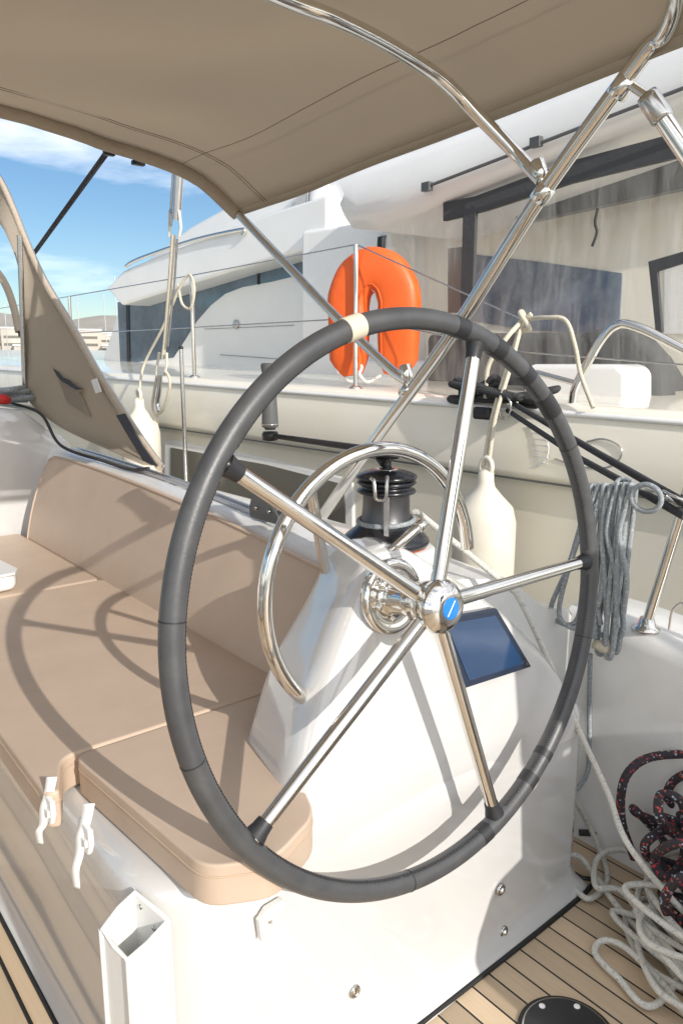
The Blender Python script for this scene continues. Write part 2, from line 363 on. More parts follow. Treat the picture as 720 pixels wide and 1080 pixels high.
# bench moulding with a rounded aft corner, joined to the aft face of the steering console
def moulding():
    m = MB()
    def ring(z, inset):
        pts = []
        # inboard side from forward to aft, rounded corner, aft face to starboard, return forward
        s0 = 0.372 + inset; fA = 0.868 + inset; r_ = 0.13
        pts += [Vector((s0, 3.15, z)), Vector((s0, 2.0, z)), Vector((s0, 1.4, z)), Vector((s0, fA + r_, z))]
        for k in range(1, 10):
            a = math.pi / 2 * k / 10
            pts.append(Vector((s0 + r_ - r_ * math.cos(a), fA + r_ - r_ * math.sin(a), z)))
        x1 = 1.425 - inset
        pts += [Vector((s0 + r_, fA, z)), Vector((0.9, fA - 0.004, z)), Vector((x1 - 0.03, fA + 0.012, z)), Vector((x1 - 0.008, fA + 0.02, z)), Vector((x1, fA + 0.045, z)), Vector((x1, 1.15, z))]
        return pts
    lv = [(FLOOR - 0.02, -0.05), (FLOOR + 0.012, -0.022), (FLOOR + 0.03, -0.008), (FLOOR + 0.06, 0), (0.3, 0.0), (0.5, 0.0), (0.545, 0.002), (0.562, 0.01), (0.57, 0.03), (0.572, 0.06)]
    rows = [ring(z, i) for z, i in lv]; m.grid(rows)
    top = rows[-1]; m.add([*top, Vector((1.3, 3.15, 0.572))], [tuple(range(len(top) + 1))], False)
    return struct(m.build('cockpit_bench_moulding', M['gel']))
moulding()
m = MB(); e = [(0.345, 3.0, FLOOR + .002), (0.345, 1.05, FLOOR + .002), (0.37, 0.90, FLOOR + .002), (0.48, 0.835, FLOOR + .002), (0.9, 0.838, FLOOR + .002), (1.43, 0.85, FLOOR + .002), (1.455, 0.9, FLOOR + .002), (1.455, 1.1, FLOOR + .002)]
m.tube(spline(e, 8), 0.006, 6); struct(m.build('floor_edge_caulking', M['caulk']))
m = MB(); e = [(0.31, 3.0, FLOOR + .001), (0.31, 0.95, FLOOR + .001), (0.36, 0.82, FLOOR + .001)]; m.tube(spline(e, 8), 0.004, 6); struct(m.build('floor_edge_caulking', M['caulk']))

# starboard coaming and side deck, forward of the console
KEY = [ # f, (inner bottom s, z, inner top s, z, crown s, z, outer top s, z, outer shoulder s, z)
    (1.06, (0.87, .56, 1.00, .835, 1.03, .870, 1.37, .822, 1.60, .700)),
    (1.25, (0.87, .56, 1.00, .850, 1.03, .884, 1.33, .850, 1.58, .700)),
    (1.60, (0.88, .56, 1.00, .880, 1.03, .908, 1.26, .890, 1.55, .720)),
    (2.10, (0.88, .56, 1.00, .905, 1.03, .935, 1.16, .925, 1.50, .760)),
    (2.60, (0.88, .56, 1.00, .920, 1.03, .950, 1.16, .935, 1.46, .780)),
    (3.20, (0.88, .56, 1.00, .925, 1.03, .960, 1.15, .950, 1.42, .800)),
    (9.00, (0.60, .56, 0.70, .95, 0.75, 1.0, 0.85, .99, 1.0, .85))]
def coaming():
    m = MB(); rows = []
    for f in list(np.linspace(1.06, 3.2, 26)) + [4, 5, 6.5, 9]:
        k = lin(KEY, f); P = [(k[0], k[1]), (k[2], k[3]), (k[2] + .008, k[3] + .018), (lerp(k[2], k[4], .55), k[5] - .006), (k[4], k[5]), (lerp(k[4], k[6], .5), (k[5] + k[7]) / 2 + .006), (k[6] - .03, k[7] + .004), (k[6], k[7] - .004), (k[6] + .03, k[7] - .03), (lerp(k[6], k[8], .6), lerp(k[7], k[9], .85)), (k[8], k[9]), (k[8] + .05, k[9] - .06), (k[8] + .06, .2), (k[8] - .1, -1.1)]
        rows.append([Vector((a, f, z)) for a, z in P])
    m.grid(rows)
    e = rows[0]; m.add([*e[:-3], Vector((1.66, 1.06, .60)), Vector((1.66, 1.06, FLOOR - .02)), Vector((.86, 1.06, FLOOR - .02))], [tuple(range(len(e)))], False)
    return struct(m.build('starboard_coaming', M['gelgrey']))
coaming()
# stern quarter: side wall, side deck
def quarter():
    m = MB(); rows = []
    for f, zt, ds in ((1.075, .70, 0), (.97, .70, 0), (.9, .695, 0.0), (.7, .675, 0.0), (.4, .66, 0), (-.2, .64, 0), (-1.2, .62, -.05), (-2.6, .6, -.15)):
        s = 1.61 + ds
        rows.append([Vector((a, f, z)) for a, z in ((s - .035, FLOOR - .02), (s - .01, FLOOR + .03), (s, FLOOR + .1), (s, zt - .05), (s + .004, zt - .02), (s + .02, zt - .004), (s + .04, zt), (s + .20, zt - .005), (s + .235, zt - .02), (s + .25, zt - .05), (s + .24, .2), (s + .05, -1.1))])
    m.grid(rows); return struct(m.build('starboard_quarter_wall', M['gelgrey']))
quarter()
# cabin end wall at the forward end of the bench
def bulkhead():
    m = MB(); P = [(-1.2, .1), (-1.2, 1.05), (0.2, 1.13), (0.80, 1.135), (0.93, 1.12), (1.0, 1.06), (1.12, .98), (1.12, .1)]
    m.prism([Vector((a, 3.12, z)) for a, z in P], (0, 6, 0)); return struct(m.build('cabin_end_wall', M['gel'], bevel=0.05, seg=6))
bulkhead()
# port side of the cockpit and the stern platform (seen only in the chrome)
m = MB(); m.box((-1.45, 0.9, .35), (.5, 4.4, .5)); m.box((-1.8, 0, .45), (.3, 6.0, .95)); struct(m.build('port_bench_moulding', M['gel'], bevel=.04))
m = MB(); m.box((0.0, -2.3, -.25), (3.3, 1.6, .5)); struct(m.build('stern_platform', M['gelgrey'], bevel=.03))

# ================================================================== STEERING CONSOLE
def console():
    t = thing('steering_console', (0.9, 0.95, 0.57), 'white steering console carrying the big five spoked wheel and a polished grab hoop', 'steering console')
    LV = [ # z, front-left s, front-right s, front f, back-left s, back f
        (.50, (.590, 1.425, .866, .64, 1.12)), (.58, (.600, 1.385, .867, .655, 1.12)), (.68, (.628, 1.315, .878, .69, 1.12)), (.78, (.675, 1.215, .890, .735, 1.12)),
        (.86, (.722, 1.115, .900, .79, 1.11)), (.92, (.765, 1.025, .910, .825, 1.10)), (.955, (.790, .968, .918, .845, 1.09)), (.98, (.808, .93, .930, .86, 1.07)), (.992, (.825, .905, .95, .87, 1.05)), (.996, (.845, .885, .97, .88, 1.03))]
    rows = []
    for z in list(np.linspace(.50, .95, 24)) + [.962, .972, .98, .986, .992, .996]:
        a, b, f0, c, f1 = lin(LV, z)
        r_ = 0.055 if z < .9 else max(0.012, 0.055 * (1 - (z - .9) / .12))
        corners = [Vector((c, f1, z)), Vector((a, f0, z)), Vector((b, f0 + .01, z)), Vector((b + .02, f1, z))]
        ring = []
        for i, p in enumerate(corners):
            pv = corners[i - 1]; nx = corners[(i + 1) % 4]
            d1 = (pv - p).normalized(); d2 = (nx - p).normalized()
            rr = r_ * (1.6 if i == 1 else 0.8)
            A = p + d1 * rr; B = p + d2 * rr
            for k in range(9):
                u_ = k / 8; ring.append(A * (1 - u_) ** 2 + p * 2 * u_ * (1 - u_) + B * u_ ** 2)
        rows.append(ring)
    m = MB(); m.grid(rows, closed=True); m.add(rows[-1], [tuple(range(len(rows[-1])))], True)
    m.build('console_body', M['gel'], t)
    # wheel boss: polished dish on the face
    m = MB(); ax = NV
    m.lathe(WC - NV * .094, ax, [(0, 0.06496), (.010, 0.06552), (.014, 0.06272), (.016, 0.05600), (.013, 0.04928), (.012, 0.03360), (.020, 0.02912), (.05, 0.02688), (.08, 0.02688)], 48)
    b = m.build('boss_plate', M['chrome'], t)
    for k in range(6):
        a = k * math.pi / 3 + .3; c = WC - NV * .081 + (U * math.cos(a) + V * math.sin(a)) * .0375
        MB().lathe(c, ax, [(0, .0058), (.004, .0058), (.006, .004), (.0065, .0005)], 12).build('bolt', M['chrome'], b)
    m = MB(); m.tube([WC - NV * .075 + V * .026, WC - NV * .07 + V * .046], .006, 10); m.build('brake_knob', M['chrome'], t)
    # display in its sloping recess
    TL0 = on(1, .894, 458, 652); TR0 = on(1, .894, 522, 641); BR0 = on(1, .876, 559, 703); BL0 = on(1, .876, 488, 726)
    TR = TR0; BR = BR0; BL = BL0; TL = TL0
    nn = (TR - TL).cross(BL - TL).normalized()
    if nn.y > 0: nn = -nn
    def inset(q, k):
        c = sum(q, Vector()) / 4; return [p + (c - p) * k for p in q]
    q = [TL, TR, BR, BL]
    back = [p - nn * .05 for p in inset(q, -.04)]; face = [p + nn * .006 for p in inset(q, -.04)]
    m = MB(); m.prism([p + nn * .005 for p in q], -nn * .05); d = m.build('chart_display', M['bezel'], t, bevel=.004, seg=3)
    d['label'] = 'dark blue chart display let into the console'
    m = MB(); m.add([p + nn * .0062 for p in inset(q, .19)], [(0, 1, 2, 3)], False); m.build('screen', M['screen'], d)
    c = BR + (TL - BR) * .07; m = MB(); m.lathe(c + nn * .0052, nn, [(0, .003), (.001, .003)], 12); m.build('power_button', M['greyplas'], d)
    # polished grab hoop round the console
    hc = Vector((.852, .95, .937)); hr = .2335
    P = [hc + Vector((math.cos(a), 0, math.sin(a))) * hr for a in [R(x) for x in np.linspace(6, 238, 70)]]
    MB().tube(P, .0125, 20).build('grab_hoop', M['chrome'], t)
    MB().tube([Vector((.90, 1.03, .93)), on(1, .955, 410, 583), on(1, .95, 440, 557)], .0085, 14).build('hoop_bracket', M['chrome'], t)
    MB().lathe(on(1, .95, 440, 557), on(1, .95, 456, 545) - on(1, .95, 440, 557), [(0, .0085), (.002, .0105), (.018, .0105), (.021, .006)], 16).build('bracket_end', M['chrome'], t)
    MB().tube([hc + Vector((math.cos(R(128)), 0, math.sin(R(128)))) * hr, (.80, 1.03, .95)], .009, 14).build('hoop_bracket', M['chrome'], t)
    q = hc + Vector((math.cos(R(229)), 0, math.sin(R(229)))) * hr
    MB().lathe(q, Vector((.76, .1, -.64)), [(0, .0135), (.003, .022), (.010, .024), (.02, .024)], 24).build('hoop_foot', M['chrome'], t)
    return t

# wheel frame
def fromcam(x, y, z):
    X = x; Y = z * math.cos(PITCH) - y * math.sin(PITCH); Z = -z * math.sin(PITCH) - y * math.cos(PITCH)
    return Vector((X * math.cos(YAW) + Y * math.sin(YAW), -X * math.sin(YAW) + Y * math.cos(YAW), Z))
WC = CAM + fromcam(.14, .148, 1.221)
NV = Vector((0.001, -.99506, .0993)).normalized(); U = Vector((1, .001, 0)); V = Vector((0, .0993, .99506)).normalized()
CONSOLE = console()

def wheel():
    RR, r_ = .45, .0168
    P = lambda a, rr=RR: WC + (U * math.cos(a) + V * math.sin(a)) * rr
    rim = MB().tube([P(R(k * 2)) for k in range(180)], r_, 24, closed=True).build('steering_wheel', M['leather'], CONSOLE); t = rim
    rim['label'] = 'large five spoked steering wheel with grey leather rim'
    SA = [71.5, -.5, -71.5, -144.5, 144.0]
    for s0, s1 in ((63, 66.5), (75.5, 79), (52, 55), (40, 46), (-60, -57), (-78, -75), (-52, -50)):
        MB().tube([P(R(a)) for a in np.linspace(s0, s1, 6)], r_ + .0006, 24).build('leather_patch', M['leather2'], rim)
    for s0 in (171, 30, -100, -20, -165):
        MB().tube([P(R(a)) for a in np.linspace(s0, s0 + .25, 3)], r_ + .0005, 24).build('joint', M['leather2'], rim)
    MB().tube([P(R(a)) for a in np.linspace(104.3, 108.3, 10)], r_ + .0016, 24).build('cream_whipping', M['whip'], rim)
    # cross stitching along the inside of the rim
    runs = [(-141.3, -74.7), (-68.3, -3.7), (2.7, 68.3), (74.7, 103.6), (109.0, 140.8), (147.2, 212.3)]
    c = lambda aa, p: WC + (U * math.cos(aa) + V * math.sin(aa)) * (RR - (r_ + .0003) * math.cos(p)) + NV * (r_ + .0003) * math.sin(p)
    for a0, a1 in runs:                                  # one zigzag thread per run between spokes
        ZP = []
        for i, a in enumerate(np.arange(a0, a1, .36)): ZP.append(c(R(a), R(24) + (.17 if i % 2 else -.17)))
        MB().tube(ZP, .0010, 5, caps=False).build('stitching', M['thread'], rim)
    for k, a in enumerate(SA):
        a = R(a); out_ = P(a, RR - .008); inn = P(a, .022) + NV * .012
        d = (out_ - inn)
        sp = MB().tube([inn, inn + d * .5, out_], [.0128, .0120, .0110], 24).build('spoke', M['chrome'], t)
        MB().tube([P(a, RR - .040), P(a, RR - .028), P(a, RR - .014)], [.0125, .0136, .0172], 20).build('spoke_collar', M['leather2'], t)
    h = MB().lathe(WC - NV * .016, NV, [(0, 0.02976), (.001, 0.03720), (.026, 0.03906), (.030, 0.03720), (.031, 0.04154), (.040, 0.04340), (.043, 0.04439), (.047, 0.04402), (.051, 0.04216), (.054, 0.03906), (.058, 0.03596), (.063, 0.02728), (.0645, 0.02108), (.0645, 0.00012)], 64).build('hub', M['chrome'], t)
    MB().lathe(WC + NV * .012, NV, [(0, 0.04030), (.0035, 0.04030)], 48).build('hub_groove', M['black'], t)
    # round blue emblem with a white diagonal stroke
    e = MB().lathe(WC + NV * .0484, NV, [(0, 0.01770), (.0008, 0.01770), (.0010, 0.01680)], 40).build('emblem', M['blue'], t)
    d = (U * math.sin(R(38)) + V * math.cos(R(38))); cd = d.cross(NV)
    MB().box(WC + NV * .0499, (.0020, .0285, .0004), (cd, d, NV)).build('emblem_stroke', M['emblemwhite'], t)
wheel()

# ================================================================== WINCH + HANDLE
WX, WY, WZ = .978, 1.066, .928
def winch():
    t = thing('winch', (WX, WY, WZ), 'black self tailing winch standing inside the polished hoop', 'winch')
    Z = Vector((0, 0, 1)); o = Vector((WX, WY, WZ))
    MB().lathe(o, Z, [(-.06, .118), (.030, .112), (.036, .105), (.036, .08)], 48).build('winch_pad', M['gelgrey'], t)
    MB().lathe(o + Z * .035, Z, [(0, .092), (.005, .092), (.006, .090)], 48).build('gasket', M['rubber'], t)
    MB().lathe(o + Z * .041, Z, [(0, .096), (.006, .099), (.012, .098), (.02, .090), (.028, .079), (.038, .067), (.045, .062), (.05, .06)], 56).build('skirt', M['winchblk'], t)
    MB().lathe(o + Z * .088, Z, [(0, 0.0582), (.003, 0.0566), (.03, 0.0532), (.058, 0.0526), (.066, 0.0560)], 56).build('drum', M['drum'], t)
    # rope turns
    P = [o + Vector((math.cos(a) * .062, math.sin(a) * .062, .091 + .0035 * math.cos(a))) for a in np.linspace(0, 6.283, 50)[:-1]]
    MB().tube(P, .0055, 12, closed=True).build('rope_turn', M['ropegrey'], t)
    MB().lathe(o + Z * .148, Z, [(0, .045), (.003, 0.0650), (.007, 0.0672), (.011, 0.0627), (.013, 0.0560), (.018, 0.0560), (.020, 0.0627), (.024, 0.0672), (.028, 0.0650), (.031, 0.0560)], 56).build('self_tailing_jaw', M['winchblk'], t)
    MB().lathe(o + Z * .178, Z, [(0, 0.0515), (.002, 0.0672), (.007, 0.0694), (.011, 0.0650), (.016, 0.0526), (.02, 0.0381), (.022, .03), (.022, .018), (.024, .017)], 56).build('top_cap', M['winchblk'], t)
    MB().lathe(o + Z * .1995, Z, [(0, .0265), (.0012, .0262), (.0014, .024)], 40).build('cap_ring', M['chrome'], t)
    MB().lathe(o + Z * .20, Z, [(0, .011), (.035, .0105)], 20).build('socket_post', M['winchblk'], t)
    # stripper arm
    d = Vector((-.78, -.62, 0)).normalized(); e = Vector((0, 0, 1)).cross(d)
    c = o + d * .067
    P = [c + e * .012 + Z * .193, c + d * .008 + e * .013 + Z * .188, c + d * .012 + e * .013 + Z * .165, c + d * .011 + e * .010 + Z * .149, c + d * .010 + Z * .1465, c + d * .010 - e * .010 + Z * .149, c + d * .011 - e * .012 + Z * .165, c + d * .006 - e * .016 + Z * .185, c - e * .024 + Z * .189]
    MB().tube(spline(P, 6), .0042, 10).build('stripper_arm', M['steel'], t)
    m = MB(); m.box(c + d * .004 + Z * .11 + e * .012, (.006, .012, .085), (d, e, Z)); m.build('arm_stem', M['steel'], t, bevel=.002)
winch()
bpy.data.objects['winch'].scale = (.86, .86, .92)
def winch_handle():
    Z = Vector((0, 0, 1)); a = Vector((WX, WY, 1.137)); tip = on(1, 1.36, 285, 459)
    t = thing('winch_crank', tuple(a), 'dark crank lever fitted in the top of the winch, its grip pointing up', 'winch crank')
    d = (tip - a).normalized()
    MB().tube([a + Z * -.012, a + d * .02 + Z * .004, a + d * .06 + Z * .006, tip - d * .02, tip], [.020, .018, .012, .009, .012], 16, flat=.6).build('arm', M['black'], t)
    MB().lathe(tip - Z * .012, Z, [(0, .010), (.002, .017), (.014, .018), (.02, .015)], 24).build('grip_boss', M['black'], t)
    g = MB().lathe(tip + Z * .012, Z, [(0, .011), (.004, .013), (.006, .0175), (.012, .018), (.05, .016), (.085, .0145), (.12, .0155), (.135, .018), (.14, .015)], 28).build('grip', M['greyplas'], t)
    MB().lathe(tip + Z * .022, Z, [(0, .0182), (.003, .0182)], 28).build('grip_ring', M['steel'], g)
    MB().lathe(a + Z * -.004, Z, [(0, .024), (.012, .026), (.018, .022), (.02, .006)], 28).build('lock_cap', M['winchblk'], t)
winch_handle()

# ================================================================== CUSHIONS
def cushion(name, poly, z0, z1, label, r_=.022):
    R0 = [Vector((a, b, z0)) for a, b in poly]; n0 = len(R0); poly = []
    for i in range(n0):
        p = R0[i]; e1 = R0[i - 1] - p; e2 = R0[(i + 1) % n0] - p; rr = min(.03, e1.length * .45, e2.length * .45)
        A = p + e1.normalized() * rr; B = p + e2.normalized() * rr
        for k in range(6):
            u_ = k / 5; q = A * (1 - u_) ** 2 + p * 2 * u_ * (1 - u_) + B * u_ ** 2; poly.append((q.x, q.y))
    t = tag(MB().prism([Vector((a, b, z0)) for a, b in poly], (0, 0, z1 - z0)).build(name, M['vinyl'], bevel=r_, seg=5), label, 'cushion', 'seat cushions on the side bench')
    cx = sum(p[0] for p in poly) / len(poly); cy = sum(p[1] for p in poly) / len(poly)
    P = []
    for a, b in poly:
        P.append(Vector((a, b, z1 - .019)))
    Q = P
    MB().tube(Q, .0016, 6, closed=True).build('piping', M['piping'], t)
    return t
cushion('seat_cushion', [(.402, 1.238), (.432, .83), (.52, .785), (.625, .832), (.655, .90), (.68, 1.0), (.72, 1.12), (.86, 1.225), (.86, 1.238)], .575, .64, 'tan seat cushion with clipped corner, aftmost on the bench beside the console', .02)
cushion('seat_cushion', [(.325, 1.150), (.345, 1.140), (.385, 1.246), (.872, 1.246), (.872, 2.255), (.335, 2.255)], .575, .64, 'long tan seat cushion in the middle of the bench, crossed by the wheel shadow')
cushion('seat_cushion', [(.335, 2.263), (.872, 2.263), (.872, 3.105), (.335, 3.105)], .575, .638, 'tan seat cushion at the far end of the bench by the white end wall')
def backrest():
    m = MB(); rows = []
    lo = lambda f: Vector((.868, f, .628))
    ztop = lambda f: lin([(1.0, (.848,)), (1.29, (.872,)), (1.565, (.900,)), (1.86, (.921,)), (2.2, (.939,)), (2.6, (.952,)), (3.05, (.952,))], f)[0]
    fs = list(np.linspace(1.08, 2.98, 30))
    for f in fs:
        e = 0 if 1.12 < f < 2.93 else .02
        zt = ztop(f); th = .058
        A = Vector((.866, f, .632)); B = Vector((.968, f + (.0), zt - e)); d = (B - A); nn = Vector((-d.z, 0, d.x)).normalized()
        row = [A - nn * th * .0, A + nn * .006 + d * .01]
        for k in range(1, 9):
            u_ = k / 9; row.append(A + d * u_ + nn * (.006 + .012 * math.sin(math.pi * u_)))
        row += [B + nn * .004, B - nn * .004 + d.normalized() * .006, B - nn * .025 + d.normalized() * .004, B - nn * .05 - d.normalized() * .004, B - nn * th - d.normalized() * .02, A - nn * th]
        rows.append(row)
    m.grid(rows)
    m.add(rows[0], [tuple(range(len(rows[0])))], True); m.add(rows[-1], [tuple(range(len(rows[-1])))[::-1]], True)
    t = tag(m.build('backrest_cushion', M['vinyl'], bevel=.008, seg=3), 'long tan backrest cushion leaning on the coaming behind the bench', 'backrest cushion')
    MB().tube([r[10] + Vector((-.002, 0, .002)) for r in rows], .002, 6).build('piping', M['piping'], t)
    MB().tube([r[1] + Vector((-.002, 0, 0)) for r in rows], .002, 6).build('piping', M['piping'], t)
backrest()
# white rounded corner of something standing on the far cushion
def tub():
    t = thing('plastic_tub', (.53, 2.36, .64), 'white rounded plastic tub cut by the left edge, on the tan cushion', 'tub')
    MB().prism([Vector((a, b, .641)) for a, b in ((.40, 2.28), (.615, 2.30), (.635, 2.34), (.62, 2.50), (.40, 2.50))], (0, 0, .05)).build('tub_body', M['whiteplas'], t, bevel=.018, seg=5)
    MB().prism([Vector((a, b, .689)) for a, b in ((.395, 2.275), (.618, 2.295), (.64, 2.34), (.625, 2.505), (.395, 2.505))], (0, 0, .008)).build('tub_lid', M['whiteplas'], t, bevel=.003)
tub()

# ================================================================== SMALL FITTINGS ON THE MOULDING
def fitting(px, py, f, r_, label, kind):
    c = on(1, f, px, py); ax = Vector((0, -1, 0))
    t = thing('drain_plate' if kind else 'snap_stud', tuple(c), label, 'deck fitting', 'round metal fittings on the console face')
    MB().lathe(c, ax, [(0, r_), (.003, r_), (.005, r_ * .9), (.0055, r_ * .62), (.002, r_ * .58)], 32).build('rim', M['steel'], t)
    if kind:
        MB().lathe(c, ax, [(0, r_ * .56), (.0035, r_ * .56), (.005, r_ * .45)], 24).build('plug', M['chrome'], t)
        for k in (-1, 1): MB().lathe(c + Vector((0, -.004, k * r_ * .25)), ax, [(0, .002), (.0012, .002)], 10).build('pin_hole', M['black'], t)
    else:
        MB().lathe(c, ax, [(0, r_ * .6), (.004, r_ * .58), (.009, r_ * .42), (.011, r_ * .1)], 24).build('dome', M['chrome'], t)
fitting(373, 1045, .866, .012, 'round metal plug low on the white console face, lowest and leftmost of three', True)
fitting(527, 938, .868, .0125, 'small domed metal fitting, upper one of the pair above the teak edge', False)
fitting(530, 982, .868, .0125, 'small domed metal fitting, lower one of the pair above the teak edge', False)

# white hook bracket
def hook():
    c = on(1, .864, 282, 962)
    t = thing('hook_bracket', tuple(c), 'small white plastic hook on the moulding below the cushion corner', 'hook')
    Z = Vector((0, 0, 1)); X = Vector((1, 0, 0)); Y = Vector((0, 1, 0))
    m = MB(); m.prism([c + X * a + Z * b for a, b in ((-.020, .004), (-.008, .016), (.022, .018), (.026, .010), (.018, -.004), (-.006, -.006))], -Y * .014); m.build('hook_plate', M['whiteplas'], t, bevel=.003)
    m = MB(); m.prism([c + X * a + Z * b - Y * .002 for a, b in ((-.024, .004), (-.014, .008), (-.014, -.026), (-.020, -.034))], -Y * .012); m.build('hook_leg', M['whiteplas'], t, bevel=.002)
    m = MB(); m.tube([c + X * .006 - Y * .006 - Z * .004, c + X * .006 - Y * .007 - Z * .02], .003, 10); m.build('pin', M['whiteplas'], t)
hook()

# open white pocket on the rounded bench corner
def pocket():
    A = on(2, .520, 107, 980); B = on(2, .560, 143, 940); Cc = on(2, .545, 177, 970); D = on(2, .505, 135, 1012)
    t = thing('storage_pocket', (D.x, D.y, .12), 'open white plastic pocket fixed to the rounded bench corner', 'pocket')
    cen = (A + B + Cc + D) / 4
    def wall(p0, p1, name, dip=0.0):
        e = (p1 - p0); e.z = 0; e = e.normalized().cross(Vector((0, 0, 1)))
        if e.dot(Vector((cen.x, cen.y, 0)) - Vector((p0.x, p0.y, 0))) < 0: e = -e
        e *= .0035
        n_ = 8; top = []
        for k in range(n_ + 1):
            u_ = k / n_; q = p0.lerp(p1, u_); top.append(q + Vector((0, 0, dip * math.sin(math.pi * u_))))
        m = MB(); m.prism(top + [Vector((p1.x, p1.y, .06)), Vector((p0.x, p0.y, .06))], e); return m.build(name, M['whiteplas'], t, bevel=.0012, seg=2)
    wall(A, B, 'side_wall', .004); wall(D, A, 'front_wall', -.004); wall(Cc, D, 'side_wall', -.004)
    b = wall(B, Cc, 'back_wall')
    MB().tube([A, A.lerp(B, .5) + Vector((0, 0, .004)), B, Cc, Cc.lerp(D, .5) - Vector((0, 0, .004)), D, D.lerp(A, .5) - Vector((0, 0, .004))], .0032, 10, closed=True).build('rolled_rim', M['whiteplas'], t)
    for q in (A, D, Cc): MB().tube([Vector((q.x, q.y, .06)), q], .0042, 12).build('rounded_corner', M['whiteplas'], t)
    nn = (Cc - B).cross(Vector((0, 0, 1))).normalized()
    if nn.dot(cen - B) < 0: nn = -nn
    for u_, z in ((.2, -.014), (.62, -.03), (.86, -.024)):
        MB().lathe(B.lerp(Cc, u_) + nn * .0035 + Vector((0, 0, z)), nn, [(0, .0042), (.0012, .0042), (.002, .002)], 14).build('screw', M['steel'], b)
pocket()

# white cushion clips with straps hanging on the inboard side
def clip(px, py, s, tail, label):
    c = on(0, s, px, py)
    t = thing('cushion_clip', tuple(c), label, 'strap clip', 'white strap clips under the cushions')
    X = Vector((1, 0, 0)); Y = Vector((0, 1, 0)); Z = Vector((0, 0, 1))
    m = MB(); m.prism([c + Y * a + Z * b for a, b in ((-.022, .02), (.020, .022), (.026, .0), (.016, -.022), (-.012, -.026), (-.024, -.004))], -X * .009); m.build('buckle', M['whiteplas'], t, bevel=.003)
    m = MB(); m.box(c - X * .010 - Z * .004, (.006, .034, .012)); m.build('buckle_bar', M['whiteplas'], t, bevel=.002)
    P = [c + Z * .05 + X * .004, c + Z * .02 - X * .004, c - X * .012, c - X * .014 + Y * .006 - Z * .03, c - X * .02 + Y * .012 - Z * tail * .6, c - X * .016 + Y * .024 - Z * tail]
    m = MB(); wv = (Y * -.63 + X * .776).normalized(); SP = spline(P, 6); rows = [[p - wv * .0085 * (1 - .4 * i / len(SP)), p + wv * .0085 * (1 - .4 * i / len(SP))] for i, p in enumerate(SP)]; m.grid(rows); m.build('strap', M['whiteplas'], t, solid=.0022)
clip(55, 850, .335, .075, 'white strap clip hanging under the long middle cushion')
clip(94, 880, .352, .10, 'white strap clip with the longer tail, under the aftmost cushion')

# round black inspection hatch in the teak
def hatch():
    c = on(2, FLOOR, 598, 1094); c.z = FLOOR
    t = thing('inspection_hatch', tuple(c), 'round black inspection hatch with screws let into the teak floor', 'hatch')
    Z = Vector((0, 0, 1))
    MB().lathe(c, Z, [(0, .090), (.003, .090), (.004, .086)], 64).build('rubber_ring', M['caulk'], t)
    MB().lathe(c + Z * .003, Z, [(0, .082), (.004, .082), (.0055, .080)], 64).build('metal_ring', M['steel'], t)
    MB().lathe(c + Z * .006, Z, [(0, .0785), (.003, .0785), (.0045, .076)], 64).build('lid', M['black'], t)
    for k in range(6):
        a = k * math.pi / 3 + .35; q = c + Vector((math.cos(a) * .066, math.sin(a) * .066, .0095))
        s = MB().lathe(q, Z, [(0, .006), (.002, .006), (.003, .004)], 16).build('screw', M['emblemwhite'], t)
hatch()

# ================================================================== GENOA TRACK, BLOCK, CLUTCH on the coaming
def track():
    A, B = Vector((1.09, 3.05, .980)), Vector((1.075, 1.62, .932))
    t = thing('sheet_track', tuple(B), 'aluminium sheet track with two rails along the coaming top', 'track')
    d = (B - A).normalized(); s_ = d.cross(Vector((0, 0, 1))).normalized(); n_ = s_.cross(d)
    K = [A.lerp(B, u_) for u_ in np.linspace(0, 1, 12)]
    def zfix(p, off):
        k = lin(KEY, p.y); return Vector((p.x, p.y, k[5] + off))
    for off in (-.014, .014):
        m = MB(); Q = [zfix(p, .004) + s_ * off for p in K]
        for a, b in zip(Q, Q[1:]):
            dd = (b - a).normalized(); m.box((a + b) / 2, ((b - a).length + .002, .010, .012), (dd, s_, dd.cross(s_)))
        m.build('rail', M['alu'], t, bevel=.0015, seg=2)
    m = MB(); Q = [zfix(p, -.002) for p in K]
    for a, b in zip(Q, Q[1:]):
        dd = (b - a).normalized(); m.box((a + b) / 2, ((b - a).length + .002, .048, .005), (dd, s_, dd.cross(s_)))
    m.build('base_strip', M['alu'], t)
track()
def car():
    c = Vector((1.065, 1.60, .918)); t = thing('sheet_block', tuple(c), 'black plastic turning block at the end of the sheet track', 'block')
    Y = Vector((0, 1, 0)); Z = Vector((0, 0, 1)); X = Vector((1, 0, 0))
    for k in (-1, 1):
        P = [c + X * k * .022 + Y * a + Z * b for a, b in ((-.075, -.004), (.055, -.004), (.06, .02), (.045, .055), (.01, .066), (-.03, .055), (-.075, .018))]
        MB().prism(P, X * k * .006).build('cheek', M['greyplas'], t, bevel=.003)
    for y in (.02, -.04):
        MB().lathe(c + X * -.022 + Y * y + Z * .026, X, [(0, .02), (.012, .014), (.032, .014), (.044, .02)], 24).build('sheave', M['black'], t)
        MB().lathe(c + X * -.031 + Y * y + Z * .026, -X, [(0, .006), (.003, .005)], 14).build('rivet', M['steel'], t)
car()
P = [Vector((.99, 3.5, 1.13)), Vector((1.0, 3.15, 1.10)), Vector((1.02, 3.0, .985)), Vector((1.035, 2.6, .962)), Vector((1.042, 2.4, .955)), Vector((1.06, 2.3, .968))]
tag(MB().tube(spline(P, 10), .006, 12).build('sheet_rope', M['ropedark']), 'thin black rope running along the coaming beside the track', 'rope')

